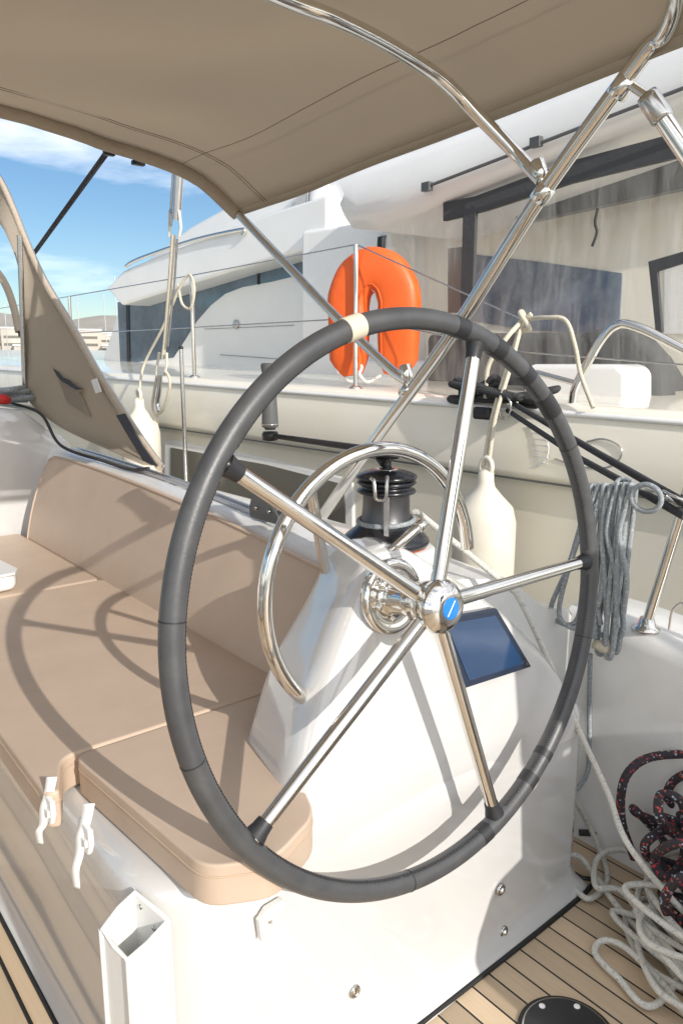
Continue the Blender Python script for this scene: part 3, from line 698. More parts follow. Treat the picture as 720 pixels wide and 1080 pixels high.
# ================================================================== BIMINI
BZ = lambda s: lin([(-2.1, (1.86,)), (-1.6, (1.97,)), (-.3, (2.035,)), (.7, (1.99,)), (.95, (1.962,)), (1.1, (1.935,)), (1.22, (1.88,)), (1.3, (1.79,))], s)[0]
def bimini():
    t = thing('bimini_awning', (1.3, 1.5, .85), 'taupe bimini awning stretched over polished bows above the cockpit', 'awning')
    ss = list(np.linspace(-2.0, .9, 24)) + list(np.linspace(.95, 1.3, 15))
    fs = np.linspace(0, 1, 40); rows = []
    for v_ in fs:
        row = []
        for s in ss:
            edge = max(0, (s - .95) / .35)
            fa = .56 - .14 * edge; fb = 2.36 - .26 * edge ** 1.5
            f = lerp(fa, fb, v_); z = BZ(s)
            # cloth sags between the bows
            b = [0, .33, 1.0]; k = 0 if v_ < .33 else 1; q = (v_ - b[k]) / (b[k + 1] - b[k])
            z -= .020 * math.sin(math.pi * q) * (1 - .9 * edge) - .02 * (1 - edge)
            z += edge * (lerp(.07, -.03, v_))
            z += .004 * math.sin(s * 9 + f * 7) * (1 - edge) + .010 * mnoise.noise(Vector((s * 3.2 + f * 1.5, f * 2.2 - s, 2))) + .009 * math.sin((s * .9 + f * .75) * 13 + 2 * mnoise.noise(Vector((s, f, 5)))) * max(0, 1 - abs(s - 1.0) / .5) * (1 - edge * .7)
            row.append(Vector((s, f, z)))
        rows.append(row)
    m = MB(); m.grid(rows); c = m.build('canvas', M['canvas'], t, solid=.003)
    # side valance + hems
    edge_pts = [r_[-1] for r_ in rows]
    m = MB(); m.grid([[p, p + Vector((.004, 0, -.010)), p + Vector((-.004, 0, -.020))] for i, p in enumerate(edge_pts)]); m.build('side_hem', M['canvas'], t, solid=.004)
    fr = rows[-1]
    m = MB(); m.tube([p + Vector((0, .002, -.012)) for p in fr], .021, 12); m.build('front_hem', M['hem'], t)
    m = MB(); m.tube([p + Vector((0, -.075, -.004 - .0 * i)) for i, p in enumerate(rows[-3])], .0009, 5); m.build('seam', M['seam'], t)
    for q_ in (-6, -5):
        m = MB(); m.tube([r_[q_] + Vector((.01 if q_ == -5 else 0, 0, -.003)) for r_ in rows[3:]], .0007, 5); m.build('seam', M['seam'], t)
    m = MB(); m.tube([p + Vector((0, -.060, -.004)) for p in rows[-3]], .0008, 5); m.build('seam', M['seam'], t)
    ri = rows[13]; m = MB(); m.grid([[p + Vector((0, -.05, -.004)) for p in ri], [p + Vector((0, 0, -.045)) * .06 + Vector((0, 0, -.003)) for p in ri]]); 
    # bows
    def bow(path, r_, name='bow'):
        return MB().tube(spline(path, 8), r_, 18).build(name, M['chrome'], t)
    # front bow: leg down to the main bow foot
    fc = fr[-1]
    front = [on(0, 1.3, 430, 402), on(0, 1.3, 410, 388), on(0, 1.3, 355, 335), on(0, 1.3, 300, 277), fc + Vector((0, -.012, -.02))] + [p + Vector((0, .002, -.012)) for p in fr[::-1][2::3]]
    b1 = bow(front, .0125)
    # middle bow
    hub_t = on(0, 1.3, 571, 190)
    def under(px, py, dz=.062):
        lo_, hi_ = .3, 4.0; d_ = ray(px, py)
        best = min((abs((CAM + d_ * (lo_ + (hi_ - lo_) * k / 2000)).z - (BZ((CAM + d_ * (lo_ + (hi_ - lo_) * k / 2000)).x) - dz)), k) for k in range(2001) if (CAM + d_ * (lo_ + (hi_ - lo_) * k / 2000)).x < 1.3)
        return CAM + d_ * (lo_ + (hi_ - lo_) * best[1] / 2000)
    mid = [hub_t, on(0, 1.3, 545, 163), under(500, 118), under(470, 88), under(440, 66), under(400, 42), under(350, 18), under(295, -3)]
    last = mid[-1]; mid += [Vector((x_, last.y, BZ(x_) - .062)) for x_ in (.6, .3, -.3, -1.2, -2.0) if x_ < last.x - .15]
    bow(mid, .0135)
    # sleeve of cloth over the middle bow
    # main aft bow
    top = on(0, 1.3, 672, 66)
    foot = on(0, 1.3, 395, 465); foot2 = foot + (foot - top).normalized() * .42
    main = [foot2, foot, on(0, 1.3, 480, 347), on(0, 1.3, 571, 205), top, Vector((1.283, .735, 1.845)), Vector((1.25, .70, 1.875)), Vector((1.19, .67, 1.90)), Vector((1.1, .65, 1.915)), Vector((.95, .64, 1.935)), Vector((.6, .63, 1.955)), Vector((-.4, .63, 1.99)), Vector((-1.5, .65, 1.95)), Vector((-2.0, .7, 1.82))]
    bow(main, .0155, 'bow')
    MB().lathe(foot2 - Vector((0, 0, .01)), Vector((0, 0, 1)), [(0, .03), (.008, .03), (.02, .02)], 24).build('foot', M['chrome'], t)
    d = (top - foot).normalized()
    def clamp(p, L=.035, r_=.0185, ax=d):
        c_ = MB().lathe(p - ax * L / 2, ax, [(0, .0156), (.001, r_), (L - .001, r_), (L, .0156)], 24).build('clamp', M['chrome'], t); return c_
    q1 = foot.lerp(top, .0); 
    pf = front[0]; 
    for p in (on(0, 1.3, 572, 204), on(0, 1.3, 430, 412), on(0, 1.3, 655, 92)): clamp(p)
    for a, b in ((hub_t, on(0, 1.3, 574, 202)), (front[0], on(0, 1.3, 432, 412))):
        MB().tube([a, a.lerp(b, .5), b], [.010, .006, .009], 12).build('hinge', M['chrome'], t)
        MB().lathe(a - (b - a).normalized() * .04, (b - a), [(0, .0130), (.002, .0150), (.03, .0152), (.036, .012), (.042, .008)], 20).build('end_fitting', M['chrome'], t)
    # aft strut going down to the stern rail
    a0 = on(0, 1.3, 676, 92); a1 = on(0, 1.33, 722, 160); dd = (a1 - a0).normalized()
    MB().tube([a0 + dd * .03, a1, a1 + dd * .9], .0155, 18).build('strut', M['chrome'], t)
    MB().lathe(a0 + dd * .015, dd, [(0, .010), (.002, .018), (.012, .019), (.05, .0195), (.056, .016)], 22).build('end_fitting', M['steel'], t)
    MB().tube([on(0, 1.3, 657, 84), a0 + dd * .02], .008, 12).build('hinge', M['chrome'], t)
    # webbing strap from the front bow forward
    s0 = on(1, 2.37, 115, 158); s1 = on(0, 1.15, 40, 262)
    s1 = s0 + (s1 - s0) * 1.25
    st = MB(); st.grid([[p + Vector((-.009, .006, 0)), p + Vector((.009, -.006, 0))] for p in (s0, (s0 + s1) / 2, s1)]); st.build('webbing_strap', M['webbing'], t, solid=.003)
    MB().box(s0 + Vector((0, 0, -.006)), (.035, .02, .022)).build('strap_buckle', M['black'], t, bevel=.004)
    q = on(1, 2.35, 146, 172); MB().box(q, (.04, .02, .014)).build('zip_end', M['black'], t, bevel=.003)
    # corner of a dark pocket at the aft right
    return t
bimini()

# ================================================================== SPRAYHOOD SIDE
def sprayhood():
    t = thing('sprayhood', (1.1, 3.2, 1.0), 'taupe canvas sprayhood side panel on curved frame at the left', 'sprayhood')
    e = [on(0, 1.10, *p) for p in ((-14, 170), (2, 195), (14, 222), (25, 250), (45, 295), (75, 345), (100, 390), (125, 430), (150, 468), (168, 493))]
    edge = spline(e, 5)
    back = [on(0, 1.04, *p) for p in ((-14, 225), (2, 238), (14, 262), (20, 290), (24, 330), (27, 370), (28, 400), (29, 420), (62, 450), (150, 490))]
    backs = spline(back, 5)
    rows = []
    for a, b in zip(edge, backs):
        row = []
        for k in range(9):
            u_ = k / 8; p = a.lerp(b, u_); p.x += .02 * math.sin(math.pi * u_) + .004 * math.sin(p.z * 20 + u_ * 6); row.append(p)
        rows.append(row)
    MB().grid(rows).build('side_panel', M['canvas'], t, solid=.003)
    MB().tube([p + Vector((.004, 0, 0)) for p in edge], .014, 12).build('edge_rope', M['hem'], t)
    MB().tube([p + Vector((.012, -.010, .004)) for p in edge], .0045, 8).build('edge_trim', M['alu'], t)
    # steel post
    MB().tube([on(0, 1.03, 21, 248), on(0, 1.03, 27, 424)], .011, 14).build('post', M['steel'], t)
    # windows forward of the post
    w0 = [on(0, 1.045, 0, 330), on(0, 1.045, 22, 360), on(0, 1.045, 27, 420), on(0, 1.045, -5, 425), on(0, 1.045, -60, 425), on(0, 1.045, -60, 300)]
    MB().add(w0, [tuple(range(6))], False).build('window', M['clear'], t)
    fb = [on(0, 1.06, *p) for p in ((-30, 255), (-8, 280), (6, 300), (15, 325), (20, 350))]
    MB().tube(spline(fb, 6), .016, 12).build('frame_bow', M['hem'], t)
    MB().tube([p + Vector((0, -.012, -.02)) for p in spline(fb, 6)], .006, 8).build('frame_trim', M['webbing'], t)
    # roof of the hood running forward/inboard
    A = edge[0]; rows = []
    for k in range(8):
        u_ = k / 7; rows.append([Vector((lerp(1.10, -1.6, u_), A.y + dy + .2 * math.sin(math.pi * u_), A.z + .10 * math.sin(math.pi * min(1, u_ * 1.0)) - dz)) for dy, dz in ((0, 0), (.4, .02), (.9, .15), (1.4, .5))])
    MB().grid(rows).build('roof_panel', M['canvas'], t, solid=.003)
    # pocket with a torn mouth
    pk = [on(0, 1.085, *p) for p in ((57, 385), (64, 398), (72, 402), (88, 411), (84, 414), (96, 440), (72, 425))]
    m = MB(); m.add(pk, [tuple(range(len(pk)))], False); m.build('pocket', M['canvas'], t, solid=.006)
    pm = [on(0, 1.076, *p) for p in ((56, 389), (61, 392), (66, 398), (73, 401), (80, 407), (87, 410), (80, 411), (72, 406), (65, 402), (60, 396))]
    MB().prism(pm, (.003, 0, 0)).build('pocket_mouth', M['webbing'], t)
    lb = [on(0, 1.072, *p) for p in ((96, 401), (102, 399), (107, 413), (101, 415))]
    MB().prism(lb, (.002, 0, 0)).build('care_label', M['whiteplas'], t)
    sk = [on(0, 1.07, *p) for p in ((122, 438), (131, 436), (150, 470), (166, 492), (152, 488), (136, 462))]
    MB().prism(sk, (.006, 0, 0)).build('dark_flap', M['webbing'], t, bevel=.002)
sprayhood()
# coil of line and cloth on the cabin top
def ropeheap(c, n, rx, ry, rz, r_, m_, seed, name, label, cat='rope'):
    rnd = random.Random(seed); P = []
    for i in range(n):
        a = i * 2.1 + rnd.uniform(-.5, .5); k = rnd.uniform(.55, 1)
        P.append(Vector(c) + Vector((math.cos(a) * rx * k, math.sin(a) * ry * k, rz * (i / n) * rnd.uniform(.6, 1.1) + r_)))
    return tag(MB().tube(spline(P, 12), r_, 10).build(name, m_), label, cat)
c = on(2, 1.14, 8, 424); ropeheap((c.x, c.y, 1.135), 16, .10, .10, .06, .012, M['ropegrey'], 3, 'rope_heap', 'grey rope heap on the cabin top at the left edge')
m = MB(); m.lathe((c.x - .06, c.y - .13, 1.14), (0, 0, 1), [(0, .035), (.02, .04), (.035, .025), (.04, .005)], 16); tag(m.build('red_cloth', M['red']), 'red cloth bundled among ropes at the left edge', 'cloth')

# ================================================================== STERN RAIL POST, ROPES ON THE STARBOARD SIDE
def sternrail():
    b = on(0, 1.64, 681, 661); b.z = .70
    t = thing('stern_rail', tuple(b), 'polished stern rail post rising from the side deck at the right', 'rail')
    tp = on(0, 1.64, 722, 528); d = (tp - b).normalized()
    up = b + d * .52
    MB().tube(spline([b, b + d * .2, b + d * .45, up, up + Vector((0, -.08, .04)), up + Vector((0, -.5, .05)), up + Vector((-.1, -1.6, .05))], 6), .0125, 18).build('tube', M['chrome'], t)
    MB().lathe(b - Vector((0, 0, .012)), Vector((0, 0, 1)), [(0, .032), (.006, .032), (.010, .022), (.03, .016)], 24).build('base', M['chrome'], t)
    MB().tube([up + Vector((-.02, -.7, .04)), Vector((1.66, -.75, .63))], .0125, 14).build('tube', M['chrome'], t)
    c = b + Vector((.01, -.05, .0)); MB().tube(spline([c, c + Vector((0, -.005, .05)), c + Vector((0, -.03, .07)), c + Vector((0, -.04, 0))], 6), .003, 8).build('eye', M['chrome'], t)
sternrail()
KN = -.15                                    # the next boat lies a few degrees off our own heading
def nb(ax, S, px, py):
    d = ray(px, py); return CAM + d * ((S - 2 * KN) / (d.x - KN * d.y))
NS = 2.48                                   # neighbour's hull side
clump = nb(0, NS - .05, 520, 420)
gate = on(0, 1.60, 712, 527)
s0 = on(0, 1.60, 722, 531); s1 = on(0, 1.60, 722, 545)
tag(MB().tube([nb(0, NS - .06, 540, 425), on(0, 2.0, 628, 477), s0], .0105, 10).build('mooring_strap', M['ropedark']), 'upper of two taut black lines crossing to the stern rail', 'rope', 'black lines between the two boats')
tag(MB().tube([nb(0, NS - .06, 535, 433), on(0, 2.0, 612, 484), on(0, 1.66, 680, 521), s1], .0095, 10).build('mooring_strap', M['ropedark']), 'lower of two taut black lines crossing to the stern rail', 'rope', 'black lines between the two boats')
t = thing('shackle', tuple(gate), 'small metal shackle on the black lines beside the stern rail', 'shackle')
MB().tube(spline([gate + Vector(p) for p in ((.02, .03, 0), (.0, .03, .015), (-.02, .0, .012), (-.01, -.03, 0), (.01, -.01, -.015))], 6, closed=True), .0035, 8, closed=True).build('bow', M['chrome'], t)
MB().tube([gate + Vector((0, .03, .01)), gate + Vector((0, .09, .015))], .004, 8).build('pin', M['chrome'], t)
def blackclump():
    rnd = random.Random(11); c = clump
    P = []
    for i in range(26):
        u_ = rnd.uniform(-.26, .30); P.append(c + Vector((rnd.uniform(-.05, .05), -u_ * .9, rnd.uniform(-.02, .10) * (1 - abs(u_) * 1.5))))
    t = thing('black_line_bundle', tuple(c), 'bundle of black lines and clips lying on the edge of the next boat', 'rope')
    MB().tube(spline(P, 8), .014, 9).build('line', M['ropedark'], t)
    for p in ((.02, -.16, -.01), (-.04, .02, -.06), (0, .14, .02)):
        q = c + Vector(p); MB().box(q, (.03, .09, .05)).build('clip', M['black'], t, bevel=.012)
    q = c + Vector((-.05, -.10, -.03)); MB().tube(spline([q + Vector((0, math.cos(a) * .03, math.sin(a) * .045)) for a in np.linspace(0, 5.4, 7)], 4, closed=True), .005, 8, closed=True).build('ring', M['steel'], t)
blackclump()
# hanging coil
def coil():
    c = on(0, 1.57, 648, 518); t = thing('hanging_rope_coil', tuple(c), 'blue grey rope coil hanging in long loops to the right of the wheel', 'rope')
    rnd = random.Random(4)
    hang = [on(0, 1.57, x, 520) for x in (624, 631, 638, 645, 652, 659, 666)]
    bots = [(594, 658), (603, 662), (640, 672), (628, 640), (632, 690), (641, 694), (648, 688), (620, 560)]
    for i in range(8):
        a = hang[i % 7]; b = on(0, 1.57 + rnd.uniform(-.03, .02), *bots[i])
        ox = rnd.uniform(-.02, .02); w_ = .009 if i > 2 else .036
        sidev = Vector((ox * .3, -1, 0)).normalized()
        mid = a.lerp(b, .5)
        P = [a + Vector((-.012, 0, .004)), a + Vector((0, 0, .012)), a + Vector((.014, 0, 0)), mid + sidev * w_ * rnd.uniform(.3, 1.0), b + sidev * w_ * 1.1 + Vector((0, 0, .03)), b, b - sidev * w_ * 1.1 + Vector((0, 0, .03)), mid - sidev * w_ * rnd.uniform(.2, 1.0) + Vector((-.012, 0, 0))]
        MB().tube(spline(P, 8, closed=True), .0062, 9, closed=True).build('loop', M['ropegrey'], t)
    for i in range(6):
        a = on(0, 1.555, 622 + i * 8, 528 + rnd.uniform(-3, 3)); b = on(0, 1.56, 627 + i * 6, 660 + rnd.uniform(-30, 20))
        MB().tube(spline([a + Vector((.01, 0, .006)), a, a.lerp(b, .3) + Vector((-.012, rnd.uniform(-.012, .012), 0)), a.lerp(b, .65) + Vector((-.01, rnd.uniform(-.016, .016), 0)), b], 8), .0062, 9).build('loop', M['ropegrey'], t)
    q = on(0, 1.555, 672, 524); MB().tube(spline([q + Vector((0, math.cos(a) * .035 - .02, math.sin(a) * .03)) for a in np.linspace(0, 6.28, 9)[:-1]], 5, closed=True), .006, 9, closed=True).build('loop', M['ropegrey'], t)
    q = on(0, 1.56, 634, 683); MB().lathe(q - Vector((0, .02, 0)), Vector((0, 1, .1)), [(0, .012), (.02, .014), (.04, .012)], 14).build('whipping', M['ropecream'], t)
    P = [on(0, 1.58, 622, 690), on(0, 1.60, 621, 740), on(0, 1.600, 621, 785), on(0, 1.595, 619, 815), on(0, 1.56, 608, 833)]
    MB().tube(spline(P, 8), .006, 9).build('tail', M['ropegrey'], t)
    # short lashing to the black lines
    q = on(0, 1.60, 655, 512); MB().tube(spline([hang[3] + Vector((0, 0, .01)), hang[3] + Vector((.03, 0, .03)), hang[5] + Vector((.03, 0, .02)), hang[5]], 6), .005, 8).build('lashing', M['ropegrey'], t)
coil()
# winch line passing over the console shoulder down to the heap
P = [Vector((WX + .05, WY - .03, WZ + .10)), Vector((1.10, 1.065, .99)), Vector((1.25, .99, .85)), on(1, .97, 548, 633), on(1, .93, 575, 690), on(1, .90, 592, 730), on(1, .87, 610, 770), on(1, .80, 640, 835), on(1, .70, 668, 900), Vector((1.42, .55, .17)), Vector((1.48, .42, .16))]
tag(MB().tube(spline(P, 12), .0065, 12).build('winch_line', M['ropewhite']), 'grey rope leading from the winch over the console to the floor', 'rope')

# rope heaps on the floor
def floor_rope():
    t = None
    r_ = .0068
    g = lambda px, py, z: on(2, FLOOR + z, px, py)
    pa = [g(604, 840, .16), g(625, 880, .04), g(640, 925, .012), g(620, 948, .012), g(597, 925, .012), g(594, 908, .03), g(612, 905, .03), g(650, 955, .02), g(690, 1000, .012), g(720, 1040, .012), g(745, 1062, .03), g(728, 1035, .05), g(690, 985, .035), g(655, 940, .04), g(628, 935, .04), g(630, 905, .05), g(655, 896, .05), g(690, 912, .06), g(720, 935, .06), g(760, 950, .03),
          g(740, 990, .02), g(690, 1060, .012), g(650, 1030, .012), g(627, 1005, .012), g(636, 992, .02), g(660, 1000, .03), g(700, 1040, .03), g(735, 1080, .03), g(760, 1060, .05), g(720, 1000, .06), g(690, 960, .07), g(683, 920, .08), g(705, 900, .09), g(740, 900, .08), g(760, 930, .06), g(740, 970, .04), g(700, 975, .03), g(672, 990, .03), g(690, 1040, .04), g(728, 1068, .045)]
    a = tag(MB().tube(spline(pa, 12), r_, 12).build('white_rope_heap', M['ropewhite']), 'heap of thick grey white rope in loose loops on the teak floor', 'rope')
    rnd = random.Random(2); pe = []
    base = Vector((1.40, .56, FLOOR))
    for i in range(44):
        a_ = i * 1.35 + rnd.uniform(-.25, .25); rx = rnd.uniform(.07, .17); pe.append(base + Vector((math.cos(a_) * rx * .8 + rnd.uniform(-.03, .03), math.sin(a_) * rx * 1.25, .010 + .0032 * i + rnd.uniform(0, .006))))
    tag(MB().tube(spline(pe, 12), .0066, 12).build('white_rope_heap', M['ropewhite']), 'second grey white rope lying coiled under the black flecked rope', 'rope')
    pb = [g(612, 870, .05), g(648, 905, .025), g(672, 950, .035), g(662, 990, .03), g(690, 1030, .06), g(716, 1050, .02)]
    pb = [g(606, 838, .2), g(618, 880, .07), g(632, 905, .03), g(634, 930, .03), g(610, 960, .0), g(648, 1000, .02)]
    pc = [on(2, FLOOR + .02, 610, 878), g(640, 880, .03), g(668, 888, .03), g(700, 880, .05), g(730, 870, .06)]
    tag(MB().tube(spline(pc, 12), .008, 12).build('dark_rope', M['ropedark']), 'plain black rope lying behind the heap against the console corner', 'rope')
    # black rope with red flecks
    rk = .0098
    q = lambda px, py, f: on(1, f, px, py)
    pd = [q(668, 905, .78), q(655, 865, .80), q(657, 825, .80), q(675, 803, .79), q(705, 796, .76), q(735, 800, .73), q(752, 830, .72), q(730, 862, .74), q(700, 868, .77), q(672, 858, .80), q(668, 853, .82), q(685, 870, .80), q(700, 890, .76), q(685, 905, .72), q(680, 890, .70), q(700, 875, .70), q(740, 860, .70), q(760, 835, .7), q(738, 815, .70), q(712, 822, .74), q(703, 840, .76), q(715, 858, .75), q(712, 880, .70), q(695, 862, .68), q(697, 838, .70), q(720, 850, .66), q(720, 905, .66), q(700, 925, .66), q(690, 905, .68), q(712, 890, .62), q(745, 900, .60), q(740, 950, .6), q(715, 975, .62), q(700, 950, .62), q(722, 925, .58), q(750, 960, .55)]
    pd = [Vector((p.x, p.y, max(p.z, FLOOR + rk + .002))) for p in pd]
    tag(MB().tube(spline(pd, 12), rk, 12).build('black_rope_heap', M['ropeblack']), 'tangled black rope with red and white flecks, at the right edge', 'rope')
    rnd = random.Random(31); P = []; b2 = Vector((1.42, .55, FLOOR + .05))
    for i in range(40):
        a_ = i * 2.0 + rnd.uniform(-.5, .5); k_ = rnd.uniform(.5, 1.0)
        P.append(b2 + Vector((math.cos(a_) * .09 * k_ + .02, math.sin(a_) * .13 * k_, rnd.uniform(0, .16) * (1 - k_ * .5) + .02)))
    tag(MB().tube(spline(P, 10), rk * .95, 10).build('black_rope_heap', M['ropeblack']), 'loosely tumbled black flecked rope on top of the pile at the right edge', 'rope')
    rnd = random.Random(9); P = []
    base = Vector((1.50, .62, FLOOR))
    for i in range(22):
        a_ = i * 2.3; P.append(base + Vector((math.cos(a_) * rnd.uniform(.03, .09), math.sin(a_) * rnd.uniform(.05, .14) - .02, .02 + .012 * i)))
    tag(MB().tube(spline(P, 10), rk * .95, 10).build('black_rope_heap', M['ropeblack']), 'core of the black flecked rope pile standing against the side wall', 'rope')
floor_rope()

# ================================================================== ADDED SHADE CASTERS ASTERN (unseen, guessed shapes that throw shade on the console)
def seat_caster():  # seat-like block behind the camera, added to shade the lower right console
    t = thing('seat_shade_caster', (1.35, -.45, FLOOR), 'seat shaped block added out of view to shade the lower console', 'seat')
    m = MB(); m.prism([Vector((a, -.62, z)) for a, z in ((.99, FLOOR), (.99, .66), (1.06, .80), (1.58, .93), (1.60, FLOOR))], (0, .36, 0)); m.build('seat_base', M['gel'], t, bevel=.03)
    m = MB(); m.box((1.36, -.44, .95), (.44, .34, .05)); m.build('seat_pad', M['vinyl'], t, bevel=.02)
seat_caster()
def outboard():  # motor-like shape added out of view, shades console top and right rim
    t = thing('motor_shade_caster', (1.5, -.7, 1.2), 'motor shaped block added out of view to shade the upper console', 'outboard motor')
    m = MB(); m.prism([Vector((1.10, a, z)) for a, z in ((-.95, 1.32), (-.95, 1.56), (-.85, 1.66), (-.62, 1.63), (-.58, 1.42), (-.62, 1.30))], (.42, 0, 0)); m.build('cowl', M['greyplas'], t, bevel=.04)
    m = MB(); m.box((1.34, -.78, .95), (.09, .14, .75)); m.build('leg', M['greyplas'], t, bevel=.02)
    m = MB(); m.box((1.36, -.68, 1.13), (.2, .05, .12)); m.build('clamp_bracket', M['steel'], t, bevel=.01)
    P = [Vector((1.30, -.60, 1.34)), Vector((1.2, -.5, 1.30)), Vector((1.12, -.45, 1.22))]; MB().tube(spline(P, 6), .016, 10).build('tiller_arm', M['black'], t)
outboard()
rnd = random.Random(21); P = []  # unseen rope loops, added for irregular shadows on the console
for i in range(18):
    P.append(Vector((1.22 + rnd.uniform(-.05, .05), -.66 + rnd.uniform(-.03, .03), (1.26 if i % 2 else .98) + rnd.uniform(-.05, .05))))
tag(MB().tube(spline(P, 8), .008, 8).build('shade_rope_hank', M['ropewhite']), 'unseen rope hank added to break up the shade on the console', 'rope')

# ================================================================== NEIGHBOURING YACHT
def neighbour():
    t = thing('neighbouring_yacht', (4.5, 3.5, -1.0), 'big white catamaran moored alongside with tinted windows and cockpit awning', 'catamaran')
    zd = lambda f: 1.105 + .025 * f
    rows = []
    for f in [-6, -3, 0, 1, 2, 3, 4, 5, 6, 7, 8, 9, 10.5, 12, 13.5]:
        z = zd(f); o = KN * (f - 2) + (0 if f < 7 else (f - 7) ** 2 * .035)
        rows.append([Vector((a + o, f, zz)) for a, zz in ((NS + .55, -1.3), (NS + .12, -.3), (NS + .05, .35), (NS + .045, z - .36), (NS + .03, z - .325), (NS - .005, z - .31), (NS - .02, z - .28), (NS - .01, z - .05), (NS, z - .02), (NS + .02, z - .003), (NS + .05, z), (NS + .5, z + .01), (NS + 1.4, z + .015), (NS + 4.5, z + .02))])
    h = MB().grid(rows).build('hull', M['cream'], t)
    # rubbing strake line
    MB().tube([Vector((NS - .005 + KN * (f - 2), f, zd(f) - .315)) for f in np.linspace(-6, 7, 20)], .004, 6).build('hull_line', M['greyplas'], t)
    MB().tube([Vector((NS - .012 + KN * (f - 2), f, zd(f) - .035)) for f in np.linspace(-6, 7, 20)], .012, 8).build('gunwale_trim', M['nwhite'], t)
    # recessed hull window
    w = [nb(0, NS + .035, *p) for p in ((173, 466), (180, 464), (280, 483), (368, 505), (372, 512), (372, 560), (173, 520))]
    MB().prism(w, (.03, 0, 0)).build('hull_window_frame', M['nwhite'], t, bevel=.01)
    w = [nb(0, NS + .030, *p) for p in ((180, 472), (280, 490), (362, 511), (364, 552), (180, 515))]
    MB().prism(w, (.02, 0, 0)).build('hull_window', M['glass_blk'], t)
    # deckhouse
    S = 3.75
    body = [nb(0, S, *p) for p in ((100, 402), (122, 330), (126, 312), (320, 262), (360, 250), (380, 250), (380, 425))]
    MB().prism(body, (4.5, 0, 0)).build('deckhouse', M['nwhite'], t, bevel=.05, seg=4)
    g = [nb(0, S - .004, *p) for p in ((127, 384), (124, 319), (200, 300), (318, 271), (320, 289), (287, 297), (255, 303), (237, 310), (222, 322), (208, 338), (196, 357), (183, 377))]
    wn_ = MB().prism(g, (.03, 0, 0)).build('deckhouse_window', M['glass_dark'], t)
    MB().prism([nb(0, S - .012, *p) for p in ((134, 383), (137, 383), (136, 317), (133, 318))], (.008, 0, 0)).build('mullion', M['black'], wn_)
    MB().prism([nb(0, S - .012, *p) for p in ((271, 300), (273, 300), (273, 283), (271, 283.5))], (.008, 0, 0)).build('mullion', M['black'], wn_)
    # emblem-free oval badge on the panel
    b = nb(0, S - .01, 249, 342); MB().lathe(b, Vector((-1, 0, 0)), [(0, .035), (.01, .033), (.012, .02)], 24).build('vent', M['steel'], t)
    MB().tube([nb(0, S - .008, 232, 374), nb(0, S - .008, 300, 379)], .002, 6).build('panel_line', M['greyplas'], t)
    MB().tube([nb(0, S - .008, 215, 347), nb(0, S - .008, 310, 343)], .0018, 6).build('panel_line', M['greyplas'], t)
    # forward roof with overhang
    S2 = 3.5
    rf = [nb(0, S2, *p) for p in ((112, 304), (130, 285), (185, 262), (290, 222), (345, 205), (345, 250), (320, 264), (240, 287), (128, 322))]
    MB().prism(rf, (5.0, 0, 0)).build('deckhouse_roof', M['nwhite'], t, bevel=.025, seg=3)
    up = [nb(0, S2 + .5, *p) for p in ((150, 276), (200, 238), (260, 205), (330, 160), (345, 150), (345, 240))]
    MB().prism(up, (4.0, 0, 0)).build('coachroof_slope', M['nwhite'], t, bevel=.05, seg=4)
    MB().tube(spline([nb(0, S2 - .02, *p) for p in ((133, 281), (140, 276), (160, 268), (205, 253), (250, 243), (258, 243), (256, 248))], 4), .014, 10).build('handrail', M['chrome'], t)
    # steering tower and panels
    tw = [nb(0, 4.0, *p) for p in ((268, 262), (322, 188), (345, 150), (385, 150), (385, 420), (300, 420))]
    MB().prism(tw, (3.0, 0, 0)).build('helm_tower', M['nwhite'], t, bevel=.04, seg=4)
    bx = [nb(0, 3.45, *p) for p in ((317, 243), (367, 236), (412, 236), (412, 408), (317, 402))]
    MB().prism(bx, (.45, 0, 0)).build('side_locker', M['nwhite'], t, bevel=.03, seg=4)
    ln = nb(0, 3.98, 342, 211); MB().lathe(ln, Vector((-1, -.5, 0)), [(0, .11), (.03, .11), (.05, .09), (.055, .05)], 28).build('round_speaker', M['gelgrey'], t)
    MB().prism([nb(0, 3.97, *p) for p in ((330, 237), (334, 231), (358, 229), (358, 236))], (-.02, 0, 0)).build('vent_slot', M['greyplas'], t)
    MB().tube([nb(0, 3.95, 325, 190), nb(0, 3.95, 324, 236)], .012, 8).build('tower_rail', M['steel'], t)
    MB().prism([nb(0, 3.44, *p) for p in ((398, 250), (406, 248), (404, 270), (397, 270))], (.05, 0, 0)).build('door_edge', M['black'], t)
    MB().prism([nb(0, 3.40, *p) for p in ((368, 404), (443, 404), (470, 398), (470, 380), (368, 380))], (.5, 0, 0)).build('deck_step', M['nwhite'], t, bevel=.02)
    # long hard top over their cockpit
    SH = 2.95
    lo = [(362, 226), (372, 241), (400, 243), (440, 229), (500, 205), (600, 167), (720, 120), (900, 48)]
    mi = [(363, 205), (376, 215), (420, 205), (447, 199), (520, 171), (600, 140), (720, 94), (900, 20)]
    hi = [(366, 180), (380, 168), (430, 150), (480, 132), (560, 98), (640, 62), (720, 24), (900, -70)]
    L0 = [nb(0, SH + .10, *p) for p in lo]; L1 = [nb(0, SH, *p) for p in mi]; L2 = [nb(0, SH + .12, *p) for p in hi]
    back0 = [p + Vector((3.2, 0, .05)) for p in L0]; back1 = [p + Vector((3.0, 0, .15)) for p in L2]
    m = MB(); mids = [(a + b) / 2 + Vector((-.03, 0, 0)) for a, b in zip(L0, L1)]; mids2 = [(a + b) / 2 + Vector((-.05, 0, 0)) for a, b in zip(L1, L2)]
    m.grid([back0, L0, mids, L1, mids2, L2, back1]); 
